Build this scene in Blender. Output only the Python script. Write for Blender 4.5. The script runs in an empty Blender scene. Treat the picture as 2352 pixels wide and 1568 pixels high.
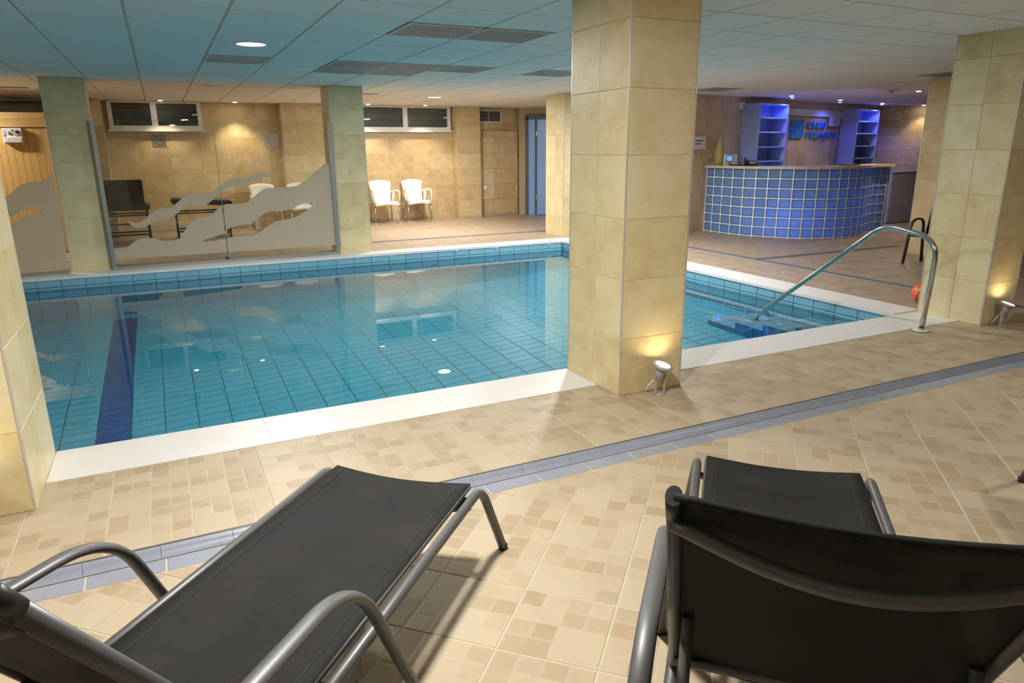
import bpy, math, random
from mathutils import Matrix, Vector
random.seed(7)
PI = math.pi
S = bpy.context.scene
COL = S.collection

# ------------------------------------------------------------------ camera, world, exposure
CAMLOC = Vector((0, 0, 1.4824))
CR = Vector((0.89755046, -0.44084011, -0.00794757))
CU = Vector((0.12449759, 0.23610292, 0.96371975))
CF = Vector((0.42296988, 0.86597656, -0.26679782))
cam = bpy.data.cameras.new('camera')
cam.sensor_width = 36.0
cam.lens = 24.51
cam.clip_start = 0.05
camo = bpy.data.objects.new('camera', cam)
COL.objects.link(camo)
camo.matrix_world = Matrix(((CR.x, CU.x, -CF.x, 0), (CR.y, CU.y, -CF.y, 0), (CR.z, CU.z, -CF.z, CAMLOC.z), (0, 0, 0, 1)))
S.camera = camo
S.view_settings.view_transform = 'Standard'
S.view_settings.look = 'None'
S.view_settings.gamma = 1.0
S.view_settings.exposure = -0.04
S.view_settings.use_curve_mapping = False
world = bpy.data.worlds.new('world')
S.world = world
world.use_nodes = True
world.node_tree.nodes['Background'].inputs[0].default_value = (0.9, 0.85, 0.75, 1)
world.node_tree.nodes['Background'].inputs[1].default_value = 0.04
try:
    S.cycles.max_bounces = 10
    S.cycles.diffuse_bounces = 4
    S.cycles.glossy_bounces = 4
    S.cycles.transmission_bounces = 8
    S.cycles.transparent_max_bounces = 10
    S.cycles.caustics_reflective = False
    S.cycles.caustics_refractive = True
    S.cycles.blur_glossy = 0.6
    S.cycles.sample_clamp_indirect = 6.0
    S.cycles.use_adaptive_sampling = True
    S.cycles.adaptive_threshold = 0.08
    S.cycles.adaptive_min_samples = 12
    S.cycles.use_denoising = True
except Exception:
    pass

ZC = 2.352          # ceiling height
ZW = -0.145         # water level
POOL = (-2.6, 5.845, 3.981, 10.06, -2.20)   # x0 x1 y0 y1 deepest floor
def floor_z(x):
    return -(1.83 - 0.135 * x)          # the pool floor falls toward the west end
LED_W = 46.0
HAL_W = 62.0

# ------------------------------------------------------------------ small node helper
class NT:
    def __init__(self, name):
        self.mat = bpy.data.materials.new(name)
        self.mat.use_nodes = True
        self.t = self.mat.node_tree
        self.t.nodes.clear()
        self.out = self.t.nodes.new('ShaderNodeOutputMaterial')
    def n(self, typ, **kw):
        nd = self.t.nodes.new(typ)
        for k, v in kw.items():
            setattr(nd, k, v)
        return nd
    def set(self, sock, v):
        if isinstance(v, bpy.types.NodeSocket):
            self.t.links.new(v, sock)
        elif isinstance(v, (tuple, list)):
            v = tuple(v)
            if sock.type == 'RGBA' and len(v) == 3:
                v = v + (1,)
            sock.default_value = v
        else:
            sock.default_value = v
    def m(self, op, a, b=None, c=None, clamp=False):
        nd = self.n('ShaderNodeMath', operation=op, use_clamp=clamp)
        self.set(nd.inputs[0], a)
        if b is not None:
            self.set(nd.inputs[1], b)
        if c is not None:
            self.set(nd.inputs[2], c)
        return nd.outputs[0]
    def mix(self, f, a, b):
        nd = self.n('ShaderNodeMix', data_type='RGBA')
        self.set(nd.inputs[0], f); self.set(nd.inputs[6], a); self.set(nd.inputs[7], b)
        return nd.outputs[2]
    def noise(self, vec, scale, detail=3, rough=0.55):
        nd = self.n('ShaderNodeTexNoise')
        if vec is not None:
            self.set(nd.inputs['Vector'], vec)
        nd.inputs['Scale'].default_value = scale
        nd.inputs['Detail'].default_value = detail
        nd.inputs['Roughness'].default_value = rough
        return nd.outputs['Fac']
    def coords(self):
        return self.n('ShaderNodeTexCoord').outputs['Object']
    def rnd(self):
        return self.n('ShaderNodeObjectInfo').outputs['Random']
    def shifted(self, k=37.0):
        """object coordinates moved by the object's own random number"""
        va = self.n('ShaderNodeVectorMath', operation='ADD')
        self.set(va.inputs[0], self.coords())
        c = self.n('ShaderNodeCombineXYZ')
        r = self.m('MULTIPLY', self.rnd(), k)
        self.set(c.inputs[0], r); self.set(c.inputs[1], self.m('MULTIPLY', r, 1.7)); self.set(c.inputs[2], r)
        self.set(va.inputs[1], c.outputs[0])
        return va.outputs[0]
    def ramp(self, f, stops):
        nd = self.n('ShaderNodeValToRGB')
        self.set(nd.inputs[0], f)
        el = nd.color_ramp.elements
        while len(el) < len(stops):
            el.new(0.5)
        for e, (p, c) in zip(el, stops):
            e.position = p; e.color = tuple(c) + (1,)
        return nd.outputs[0]
    def bump(self, h, strength=0.3, dist=0.004):
        nd = self.n('ShaderNodeBump')
        nd.inputs['Strength'].default_value = strength
        nd.inputs['Distance'].default_value = dist
        self.set(nd.inputs['Height'], h)
        return nd.outputs[0]
    def pbr(self, col, rough=0.5, metal=0.0, normal=None, spec=0.5, emit=None, estr=0.0, coat=0.0):
        nd = self.n('ShaderNodeBsdfPrincipled')
        self.set(nd.inputs['Base Color'], col)
        self.set(nd.inputs['Roughness'], rough)
        self.set(nd.inputs['Metallic'], metal)
        self.set(nd.inputs['Specular IOR Level'], spec)
        if coat:
            nd.inputs['Coat Weight'].default_value = coat
        if normal is not None:
            self.set(nd.inputs['Normal'], normal)
        if emit is not None:
            self.set(nd.inputs['Emission Color'], emit)
            nd.inputs['Emission Strength'].default_value = estr
        return nd.outputs[0]
    def done(self, shader):
        self.t.links.new(shader, self.out.inputs[0])
        return self.mat

def plain(name, col, rough=0.5, metal=0.0, spec=0.5, var=0.06, scale=9.0, coat=0.0, bump=0.0):
    t = NT(name)
    f = t.noise(t.shifted(), scale)
    c = t.mix(f, tuple(x * (1 - var) for x in col), tuple(min(1, x * (1 + var)) for x in col))
    nrm = t.bump(t.noise(t.shifted(), scale * 14), bump, 0.002) if bump else None
    return t.done(t.pbr(c, rough, metal, nrm, spec, coat=coat))

def emissive(name, col, strength):
    t = NT(name)
    e = t.n('ShaderNodeEmission')
    e.inputs[0].default_value = tuple(col) + (1,)
    e.inputs[1].default_value = strength
    return t.done(e.outputs[0])

def stone(name, dark, mid, light, rough=0.38):
    t = NT(name)
    v = t.shifted()
    f = t.noise(v, 5.5, 5, 0.6)
    f2 = t.noise(v, 42, 3, 0.65)
    base = t.m('ADD', t.m('MULTIPLY', f, 0.75), t.m('MULTIPLY', f2, 0.25))
    base = t.m('ADD', base, t.m('MULTIPLY', t.m('SUBTRACT', t.rnd(), 0.5), 0.22))
    c = t.ramp(base, [(0.3, dark), (0.5, mid), (0.7, light)])
    nrm = t.bump(f2, 0.25, 0.003)
    return t.done(t.pbr(c, rough, 0, nrm, 0.4))

def mosaic(t, u, v, r):
    """printed block pattern inside one floor tile; u, v in 0..1, returns colour factor and groove mask"""
    u4 = t.m('MULTIPLY', u, 4.0); v4 = t.m('MULTIPLY', v, 4.0)
    iu = t.m('FLOOR', u4); iv = t.m('FLOOR', v4)
    fu = t.m('SUBTRACT', u4, iu); fv = t.m('SUBTRACT', v4, iv)
    big = t.m('MULTIPLY', t.m('LESS_THAN', u, 0.5), t.m('LESS_THAN', v, 0.5))
    wide = t.m('MULTIPLY', t.m('GREATER_THAN', u, 0.5), t.m('GREATER_THAN', v, 0.75))
    tall = t.m('MULTIPLY', t.m('LESS_THAN', u, 0.25), t.m('GREATER_THAN', v, 0.5))
    du = t.m('MINIMUM', fu, t.m('SUBTRACT', 1.0, fu))
    dv = t.m('MINIMUM', fv, t.m('SUBTRACT', 1.0, fv))
    # inside the merged blocks the inner joints vanish
    cu = t.m('ABSOLUTE', t.m('SUBTRACT', u, 0.25)); cv = t.m('ABSOLUTE', t.m('SUBTRACT', v, 0.25))
    inner = t.m('MULTIPLY', t.m('LESS_THAN', cu, 0.235), t.m('LESS_THAN', cv, 0.235))
    wu = t.m('LESS_THAN', t.m('ABSOLUTE', t.m('SUBTRACT', u, 0.75)), 0.2)
    tv = t.m('LESS_THAN', t.m('ABSOLUTE', t.m('SUBTRACT', v, 0.75)), 0.2)
    du = t.m('ADD', du, t.m('ADD', inner, t.m('MULTIPLY', wide, wu)))
    dv = t.m('ADD', dv, t.m('ADD', inner, t.m('MULTIPLY', tall, tv)))
    d = t.m('MINIMUM', du, dv)
    groove = t.m('SUBTRACT', 1.0, t.m('MULTIPLY', d, 9.0, clamp=True))
    wn = t.n('ShaderNodeTexWhiteNoise', noise_dimensions='3D')
    c = t.n('ShaderNodeCombineXYZ')
    iu2 = t.m('ADD', iu, t.m('MULTIPLY', t.m('MULTIPLY', wide, wu), 0.0))
    t.set(c.inputs[0], iu2); t.set(c.inputs[1], iv); t.set(c.inputs[2], t.m('MULTIPLY', r, 91.0))
    t.set(wn.inputs['Vector'], c.outputs[0])
    cell = t.m('MULTIPLY', wn.outputs['Value'], t.m('SUBTRACT', 1.0, big))
    return cell, groove, big

def deck_tile_mat():
    t = NT('deck_tile')
    co = t.n('ShaderNodeSeparateXYZ'); t.set(co.inputs[0], t.coords())
    u = t.m('ADD', t.m('DIVIDE', co.outputs[0], 0.3145), 0.5)
    v = t.m('ADD', t.m('DIVIDE', co.outputs[1], 0.3145), 0.5)
    r = t.rnd()
    cell, groove, big = mosaic(t, u, v, r)
    sh = t.shifted()
    n1 = t.noise(sh, 30, 4); n2 = t.noise(sh, 7, 3)
    f = t.m('ADD', t.m('MULTIPLY', cell, 0.62), t.m('MULTIPLY', t.m('ADD', n1, n2), 0.24))
    f = t.m('ADD', f, t.m('MULTIPLY', t.m('SUBTRACT', r, 0.5), 0.16))
    c = t.ramp(f, [(0.1, (0.495, 0.415, 0.295)), (0.4, (0.465, 0.38, 0.26)), (0.72, (0.405, 0.318, 0.208)), (1.0, (0.365, 0.28, 0.175))])
    c = t.mix(t.m('MULTIPLY', groove, 0.6), c, (0.485, 0.415, 0.305))
    h = t.m('SUBTRACT', t.m('MULTIPLY', n1, 0.35), t.m('MULTIPLY', groove, 0.8))
    return t.done(t.pbr(c, 0.48, 0, t.bump(h, 0.3, 0.003), 0.35))

def deck_far_mat(cols):
    t = NT('deck_far')
    co = t.n('ShaderNodeSeparateXYZ'); t.set(co.inputs[0], t.coords())
    x = t.m('DIVIDE', co.outputs[0], 0.318); y = t.m('DIVIDE', co.outputs[1], 0.318)
    ix = t.m('FLOOR', x); iy = t.m('FLOOR', y)
    u = t.m('SUBTRACT', x, ix); v = t.m('SUBTRACT', y, iy)
    wn = t.n('ShaderNodeTexWhiteNoise', noise_dimensions='3D')
    c = t.n('ShaderNodeCombineXYZ'); t.set(c.inputs[0], ix); t.set(c.inputs[1], iy)
    t.set(wn.inputs['Vector'], c.outputs[0])
    r = wn.outputs['Value']
    cell, groove, big = mosaic(t, u, v, r)
    n1 = t.noise(t.coords(), 30, 4); n2 = t.noise(t.coords(), 5, 3)
    f = t.m('ADD', t.m('MULTIPLY', cell, 0.5), t.m('MULTIPLY', t.m('ADD', n1, n2), 0.25))
    f = t.m('ADD', f, t.m('MULTIPLY', t.m('SUBTRACT', r, 0.5), 0.15))
    col = t.ramp(f, [(0.1, cols[0]), (0.45, cols[1]), (0.85, cols[2])])
    du = t.m('MINIMUM', u, t.m('SUBTRACT', 1.0, u)); dv = t.m('MINIMUM', v, t.m('SUBTRACT', 1.0, v))
    edge = t.m('LESS_THAN', t.m('MINIMUM', du, dv), 0.009)
    col = t.mix(edge, col, (0.50, 0.43, 0.33))
    h = t.m('SUBTRACT', t.m('MULTIPLY', n1, 0.3), t.m('ADD', t.m('MULTIPLY', groove, 0.6), edge))
    return t.done(t.pbr(col, 0.42, 0, t.bump(h, 0.25, 0.003), 0.4))

def pool_tile_mat(name, a, b):
    t = NT(name)
    f = t.m('ADD', t.m('MULTIPLY', t.rnd(), 0.7), t.m('MULTIPLY', t.noise(t.shifted(), 18), 0.3))
    return t.done(t.pbr(t.mix(f, a, b), 0.25, 0, None, 0.5))

def pool_stuff_mat(name, a, b):
    t = NT(name)
    f = t.noise(t.coords(), 2.4, 4)
    return t.done(t.pbr(t.mix(f, a, b), 0.25, 0, None, 0.5))

def glass_mat(name, tint, refl=1.0):
    t = NT(name)
    tr = t.n('ShaderNodeBsdfTransparent'); tr.inputs[0].default_value = tuple(tint) + (1,)
    gl = t.n('ShaderNodeBsdfGlossy'); gl.inputs['Roughness'].default_value = 0.0
    fr = t.n('ShaderNodeFresnel'); fr.inputs[0].default_value = 1.5
    mx = t.n('ShaderNodeMixShader')
    t.set(mx.inputs[0], t.m('MULTIPLY', fr.outputs[0], refl))
    t.t.links.new(tr.outputs[0], mx.inputs[1]); t.t.links.new(gl.outputs[0], mx.inputs[2])
    return t.done(mx.outputs[0])

def frost_mat():
    t = NT('frosted_film')
    tr = t.n('ShaderNodeBsdfTransparent'); tr.inputs[0].default_value = (0.95, 0.93, 0.9, 1)
    tl = t.n('ShaderNodeBsdfTranslucent'); tl.inputs[0].default_value = (0.95, 0.88, 0.75, 1)
    df = t.n('ShaderNodeBsdfDiffuse')
    t.set(df.inputs[0], t.mix(t.noise(t.coords(), 3.0), (0.80, 0.73, 0.60), (0.86, 0.79, 0.66)))
    a = t.n('ShaderNodeMixShader'); a.inputs[0].default_value = 0.45
    t.t.links.new(tl.outputs[0], a.inputs[1]); t.t.links.new(df.outputs[0], a.inputs[2])
    b = t.n('ShaderNodeMixShader'); b.inputs[0].default_value = 0.86
    t.t.links.new(tr.outputs[0], b.inputs[1]); t.t.links.new(a.outputs[0], b.inputs[2])
    return t.done(b.outputs[0])

def etch_mat(amount=0.22, ca=(0.58, 0.54, 0.46), cb=(0.64, 0.6, 0.52)):
    t = NT('etched_film')
    tr = t.n('ShaderNodeBsdfTransparent')
    df = t.n('ShaderNodeBsdfDiffuse')
    t.set(df.inputs[0], t.mix(t.noise(t.coords(), 6.0), ca, cb))
    b = t.n('ShaderNodeMixShader'); b.inputs[0].default_value = amount
    t.t.links.new(tr.outputs[0], b.inputs[1]); t.t.links.new(df.outputs[0], b.inputs[2])
    return t.done(b.outputs[0])

def fabric_mat():
    t = NT('sling_fabric')
    co = t.coords()
    w1 = t.n('ShaderNodeTexWave', wave_type='BANDS', bands_direction='X'); w1.inputs['Scale'].default_value = 110.0
    w2 = t.n('ShaderNodeTexWave', wave_type='BANDS', bands_direction='Y'); w2.inputs['Scale'].default_value = 110.0
    t.set(w1.inputs['Vector'], co); t.set(w2.inputs['Vector'], co)
    f = t.m('MULTIPLY', w1.outputs['Fac'], w2.outputs['Fac'])
    n = t.noise(co, 5.0, 4)
    c = t.mix(t.m('ADD', t.m('MULTIPLY', f, 0.45), t.m('MULTIPLY', n, 0.4)), (0.010, 0.010, 0.0105), (0.036, 0.035, 0.034))
    p = t.pbr(c, 0.7, 0, t.bump(f, 0.4, 0.001), 0.18)
    tr = t.n('ShaderNodeBsdfTransparent')
    mx = t.n('ShaderNodeMixShader'); mx.inputs[0].default_value = 0.90
    t.t.links.new(tr.outputs[0], mx.inputs[1]); t.t.links.new(p, mx.inputs[2])
    return t.done(mx.outputs[0])

def wood_mat(name, a, b, knot):
    t = NT(name)
    sh = t.shifted()
    mp = t.n('ShaderNodeMapping'); t.set(mp.inputs[0], sh); mp.inputs['Scale'].default_value = (14, 14, 1.2)
    f = t.noise(mp.outputs[0], 1.6, 4)
    k = t.n('ShaderNodeTexVoronoi'); t.set(k.inputs['Vector'], sh); k.inputs['Scale'].default_value = 4.2
    km = t.m('SUBTRACT', 1.0, t.m('MULTIPLY', k.outputs['Distance'], 11.0, clamp=True))
    c = t.mix(f, a, b)
    c = t.mix(t.m('MULTIPLY', km, 0.8), c, knot)
    return t.done(t.pbr(c, 0.45, 0, None, 0.35))

def water_mat():
    t = NT('pool_water')
    g = t.n('ShaderNodeBsdfGlass')
    g.inputs['Color'].default_value = (0.93, 0.99, 1.0, 1)
    g.inputs['Roughness'].default_value = 0.0
    g.inputs['IOR'].default_value = 1.333
    return t.done(g.outputs[0])

def block_mat(name, ca, cb, tlc):
    t = NT(name)
    v = t.shifted()
    n = t.noise(v, 30, 2)
    c = t.mix(t.m('ADD', t.m('MULTIPLY', t.rnd(), 0.5), t.m('MULTIPLY', n, 0.4)), ca, cb)
    tl = t.n('ShaderNodeBsdfTranslucent'); t.set(tl.inputs[0], tlc)
    p = t.pbr(c, 0.12, 0, t.bump(n, 0.12, 0.004), 0.6)
    mx = t.n('ShaderNodeMixShader'); mx.inputs[0].default_value = 0.42
    t.t.links.new(tl.outputs[0], mx.inputs[1]); t.t.links.new(p, mx.inputs[2])
    return t.done(mx.outputs[0])

M = {}
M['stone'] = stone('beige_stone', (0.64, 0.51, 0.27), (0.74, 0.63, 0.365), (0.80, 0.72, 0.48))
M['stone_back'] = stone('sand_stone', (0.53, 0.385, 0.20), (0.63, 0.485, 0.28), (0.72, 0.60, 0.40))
M['grout'] = plain('stone_grout', (0.52, 0.43, 0.28), 0.8)
M['core'] = plain('pillar_core', (0.50, 0.42, 0.26), 0.8)
M['corner'] = plain('corner_strip', (0.62, 0.60, 0.55), 0.35, 0.3)
M['deck'] = deck_tile_mat()
M['deck_base'] = plain('deck_grout', (0.52, 0.46, 0.36), 0.8)
M['deck_far'] = deck_far_mat([(0.46, 0.36, 0.265), (0.41, 0.315, 0.225), (0.33, 0.245, 0.17)])
M['coping'] = plain('white_marble', (0.77, 0.765, 0.75), 0.4, var=0.03, scale=4)
M['gutter'] = plain('grey_glazed', (0.275, 0.30, 0.365), 0.36, var=0.1, scale=12)
M['gutter_dark'] = plain('grey_edge', (0.06, 0.06, 0.075), 0.4)
M['gutter_joint'] = plain('pale_joint', (0.55, 0.50, 0.38), 0.8, var=0.3, scale=30)
M['drain'] = plain('dark_drain', (0.09, 0.085, 0.085), 0.5)
M['pool'] = pool_tile_mat('pool_tile', (0.06, 0.42, 0.60), (0.08, 0.47, 0.66))
M['pool_rest'] = pool_stuff_mat('pool_tile_rest', (0.06, 0.42, 0.60), (0.08, 0.47, 0.66))
M['pool_wall'] = pool_tile_mat('pool_wall_tile', (0.19, 0.43, 0.58), (0.24, 0.49, 0.64))
M['pool_wall_rest'] = pool_stuff_mat('pool_wall_rest', (0.15, 0.43, 0.60), (0.19, 0.48, 0.64))
M['lane'] = pool_tile_mat('lane_tile', (0.004, 0.075, 0.31), (0.007, 0.095, 0.38))
M['step_tile'] = pool_tile_mat('step_tile', (0.035, 0.27, 0.52), (0.055, 0.33, 0.60))
M['pool_grout'] = plain('pool_grout', (0.06, 0.15, 0.17), 0.8)
M['water'] = water_mat()
M['ceil'] = plain('ceiling_tile', (0.78, 0.77, 0.74), 0.75, var=0.02, scale=60, bump=0.1)
M['ceil_grid'] = plain('ceiling_grid', (0.46, 0.44, 0.40), 0.5)
M['ceil_bounce_mid'] = plain('faint_pool_bounce_tile', (0.63, 0.75, 0.77), 0.75, var=0.02, scale=60, bump=0.1)  # fading tints put the falloff of the pool's blue bounce into the colour
M['ceil_bounce_light'] = plain('faintest_pool_bounce_tile', (0.69, 0.76, 0.765), 0.75, var=0.02, scale=60, bump=0.1)
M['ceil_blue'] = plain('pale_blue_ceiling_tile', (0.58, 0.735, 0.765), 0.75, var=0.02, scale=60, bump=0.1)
M['vent'] = plain('ceiling_vent_grey', (0.36, 0.38, 0.38), 0.5)
M['vent_slat'] = plain('vent_slat_grey', (0.46, 0.48, 0.48), 0.45)
M['white_plastic'] = plain('white_plastic', (0.80, 0.79, 0.77), 0.35, var=0.02)
M['white_frame'] = plain('white_window_frame', (0.80, 0.80, 0.80), 0.3, var=0.02)
M['shutter'] = plain('dark_shutter', (0.19, 0.185, 0.19), 0.5)
M['black'] = plain('black_metal', (0.02, 0.02, 0.022), 0.4)
M['blackplastic'] = plain('black_plastic', (0.012, 0.012, 0.013), 0.45)
M['frame_grey'] = plain('lounger_frame', (0.115, 0.116, 0.120), 0.45, 0.4, var=0.05)
M['fabric'] = fabric_mat()
M['chrome'] = plain('polished_steel', (0.62, 0.60, 0.56), 0.14, 1.0, var=0.05, scale=40)
M['alu'] = plain('brushed_aluminium', (0.42, 0.43, 0.42), 0.35, 0.8)
M['lampgrey'] = plain('lamp_grey', (0.48, 0.47, 0.45), 0.4, 0.3)
M['glass'] = glass_mat('clear_glass', (0.93, 0.95, 0.92), 0.9)
M['glass_edge'] = plain('green_glass_edge', (0.10, 0.28, 0.20), 0.2)
M['frost'] = frost_mat()
M['etch'] = etch_mat()
M['etch_text'] = etch_mat(0.55)
M['etch_dark'] = etch_mat(0.42, (0.16, 0.15, 0.13), (0.2, 0.19, 0.16))
M['leather'] = plain('black_leather', (0.022, 0.018, 0.02), 0.3, var=0.2)
M['wood'] = wood_mat('pine_plank', (0.66, 0.40, 0.155), (0.56, 0.30, 0.09), (0.28, 0.11, 0.03))
M['wood_beam'] = wood_mat('pine_beam', (0.66, 0.42, 0.17), (0.58, 0.34, 0.12), (0.4, 0.2, 0.06))
M['block'] = block_mat('glass_block_face', (0.27, 0.45, 0.64), (0.34, 0.52, 0.72), (0.55, 0.66, 0.90))
M['block_edge'] = block_mat('glass_block_rim', (0.12, 0.36, 0.54), (0.16, 0.42, 0.62), (0.25, 0.48, 0.78))
M['mortar'] = plain('pale_mortar', (0.92, 0.92, 0.92), 0.6)
M['counter_top'] = plain('cream_worktop', (0.66, 0.56, 0.45), 0.35)
M['shelf_blue'] = plain('pale_blue_board', (0.36, 0.45, 0.66), 0.45, var=0.03)
M['cab_grey'] = plain('grey_cabinet', (0.30, 0.325, 0.40), 0.45, var=0.03)
M['sign_blue'] = plain('sign_blue', (0.04, 0.27, 0.68), 0.35)
M['paper'] = plain('white_paper', (0.78, 0.77, 0.76), 0.8, var=0.02)
M['ink'] = plain('dark_ink', (0.06, 0.06, 0.07), 0.8)
M['red_ink'] = plain('red_ink', (0.45, 0.03, 0.04), 0.6)
M['vase'] = plain('straw_vase', (0.50, 0.40, 0.16), 0.5)
M['silver'] = plain('silver_plastic', (0.55, 0.56, 0.60), 0.3, 0.4)
M['orange'] = plain('orange_rubber', (0.72, 0.10, 0.03), 0.45, var=0.15)
M['door_frame'] = plain('grey_door_frame', (0.12, 0.13, 0.15), 0.45)
M['led'] = emissive('led_glow', (1.0, 0.96, 0.88), 60.0)
M['halogen'] = emissive('halogen_glow', (1.0, 0.90, 0.74), 55.0)
M['blue_led'] = emissive('blue_led_glow', (0.08, 0.1, 1.0), 30.0)
M['up_glow'] = emissive('uplight_glow', (1.0, 0.85, 0.6), 18.0)
M['screen_blue'] = emissive('blue_display', (0.05, 0.16, 1.0), 3.0)
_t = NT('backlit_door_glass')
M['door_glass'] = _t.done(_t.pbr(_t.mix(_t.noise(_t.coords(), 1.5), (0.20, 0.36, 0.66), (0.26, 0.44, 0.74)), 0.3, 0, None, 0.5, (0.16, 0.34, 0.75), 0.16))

# ------------------------------------------------------------------ mesh helper
class MB:
    def __init__(self):
        self.v = []; self.f = []; self.s = []
    def add(self, vs, fs, smooth=False):
        b = len(self.v)
        self.v += [tuple(p) for p in vs]
        self.f += [tuple(i + b for i in f) for f in fs]
        self.s += [smooth] * len(fs)
        return self
    def box(self, x0, x1, y0, y1, z0, z1, mtx=None):
        vs = [Vector(p) for p in ((x0, y0, z0), (x1, y0, z0), (x1, y1, z0), (x0, y1, z0), (x0, y0, z1), (x1, y0, z1), (x1, y1, z1), (x0, y1, z1))]
        if mtx is not None:
            vs = [mtx @ p for p in vs]
        return self.add(vs, [(0, 3, 2, 1), (4, 5, 6, 7), (0, 1, 5, 4), (1, 2, 6, 5), (2, 3, 7, 6), (3, 0, 4, 7)])
    def rbox(self, x0, x1, y0, y1, z0, z1, r, n=3):
        """box whose vertical outline has rounded corners"""
        pts = []
        for cx, cy, a0 in ((x1 - r, y1 - r, 0), (x0 + r, y1 - r, 90), (x0 + r, y0 + r, 180), (x1 - r, y0 + r, 270)):
            for k in range(n + 1):
                a = math.radians(a0 + 90 * k / n)
                pts.append((cx + r * math.cos(a), cy + r * math.sin(a)))
        return self.prism(pts, z0, z1)
    def prism(self, pts, z0, z1, mtx=None):
        n = len(pts)
        vs = [Vector((p[0], p[1], z0)) for p in pts] + [Vector((p[0], p[1], z1)) for p in pts]
        if mtx is not None:
            vs = [mtx @ p for p in vs]
        fs = [tuple(range(n - 1, -1, -1)), tuple(range(n, 2 * n))]
        fs += [(i, (i + 1) % n, (i + 1) % n + n, i + n) for i in range(n)]
        return self.add(vs, fs)
    def lathe(self, prof, seg=16, mtx=None, smooth=True, cap=True):
        vs = []; fs = []
        for r, z in prof:
            for k in range(seg):
                a = 2 * PI * k / seg
                p = Vector((r * math.cos(a), r * math.sin(a), z))
                vs.append(mtx @ p if mtx is not None else p)
        for i in range(len(prof) - 1):
            for k in range(seg):
                k2 = (k + 1) % seg
                fs.append((i * seg + k, i * seg + k2, (i + 1) * seg + k2, (i + 1) * seg + k))
        self.add(vs, fs, smooth)
        if cap:
            b = len(self.v) - len(vs)
            self.f.append(tuple(b + k for k in range(seg - 1, -1, -1))); self.s.append(False)
            e = b + (len(prof) - 1) * seg
            self.f.append(tuple(e + k for k in range(seg))); self.s.append(False)
        return self
    def tube(self, pts, ra, rb=None, seg=10, up=(0, 0, 1), cap=True):
        """sweep an ellipse; ra = half width across, rb = half height along up"""
        rb = ra if rb is None else rb
        pts = [Vector(p) for p in pts]
        n = len(pts); up = Vector(up); rings = []
        side = None
        for i, p in enumerate(pts):
            t = (pts[min(i + 1, n - 1)] - pts[max(i - 1, 0)]).normalized()
            if side is None:
                s = t.cross(up)
                if s.length < 1e-3:
                    s = t.cross(Vector((1, 0, 0)))
            else:
                s = side - t * side.dot(t)
            s.normalize(); side = s
            nn = s.cross(t)
            rings.append([p + s * (ra * math.cos(2 * PI * k / seg)) + nn * (rb * math.sin(2 * PI * k / seg)) for k in range(seg)])
        vs = [q for r in rings for q in r]; fs = []
        for i in range(n - 1):
            for k in range(seg):
                k2 = (k + 1) % seg
                fs.append((i * seg + k, i * seg + k2, (i + 1) * seg + k2, (i + 1) * seg + k))
        self.add(vs, fs, True)
        if cap:
            b = len(self.v) - len(vs)
            self.f.append(tuple(b + k for k in range(seg - 1, -1, -1))); self.s.append(False)
            e = b + (n - 1) * seg
            self.f.append(tuple(e + k for k in range(seg))); self.s.append(False)
        return self
    def sheet(self, rows, thick=0.003):
        """grid of points -> thin two-sided sheet"""
        nr, nc = len(rows), len(rows[0])
        P = [[Vector(p) for p in r] for r in rows]
        N = []
        for i in range(nr):
            rr = []
            for j in range(nc):
                a = P[min(i + 1, nr - 1)][j] - P[max(i - 1, 0)][j]
                b = P[i][min(j + 1, nc - 1)] - P[i][max(j - 1, 0)]
                rr.append(a.cross(b).normalized() * thick / 2)
            N.append(rr)
        top = [P[i][j] + N[i][j] for i in range(nr) for j in range(nc)]
        bot = [P[i][j] - N[i][j] for i in range(nr) for j in range(nc)]
        o = nr * nc; fs = []
        for i in range(nr - 1):
            for j in range(nc - 1):
                a, b, c, d = i * nc + j, i * nc + j + 1, (i + 1) * nc + j + 1, (i + 1) * nc + j
                fs.append((a, d, c, b)); fs.append((a + o, b + o, c + o, d + o))
        ring = [j for j in range(nc)] + [i * nc + nc - 1 for i in range(1, nr)] + [(nr - 1) * nc + j for j in range(nc - 2, -1, -1)] + [i * nc for i in range(nr - 2, 0, -1)]
        for k in range(len(ring)):
            a, b = ring[k], ring[(k + 1) % len(ring)]
            fs.append((a, b, b + o, a + o))
        return self.add(top + bot, fs, True)
    def mesh(self, name, mat):
        me = bpy.data.meshes.new(name)
        me.from_pydata(self.v, [], self.f)
        me.polygons.foreach_set('use_smooth', self.s)
        me.materials.append(mat)
        me.update()
        return me

def fillet(pts, r, n=5):
    pts = [Vector(p) for p in pts]
    out = [pts[0]]
    for i in range(1, len(pts) - 1):
        a, b, c = pts[i - 1], pts[i], pts[i + 1]
        rr = r[i - 1] if isinstance(r, (list, tuple)) else r
        d1 = (a - b); d2 = (c - b)
        l = min(rr, d1.length * 0.49, d2.length * 0.49)
        p0 = b + d1.normalized() * l; p2 = b + d2.normalized() * l
        for k in range(n + 1):
            s = k / n
            out.append(p0 * (1 - s) ** 2 + b * 2 * s * (1 - s) + p2 * s * s)
    out.append(pts[-1])
    return out

def link(name, data, parent=None, mtx=None):
    o = bpy.data.objects.new(name, data)
    COL.objects.link(o)
    if parent is not None:
        o.parent = parent
    if mtx is not None:
        o.matrix_local = mtx
    return o

def obj(name, mb, mat, parent=None, mtx=None):
    return link(name, mb.mesh(name, mat), parent, mtx)

def tag(o, label=None, cat=None, group=None, kind=None):
    if label: o['label'] = label
    if cat: o['category'] = cat
    if group: o['group'] = group
    if kind: o['kind'] = kind
    return o

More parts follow.
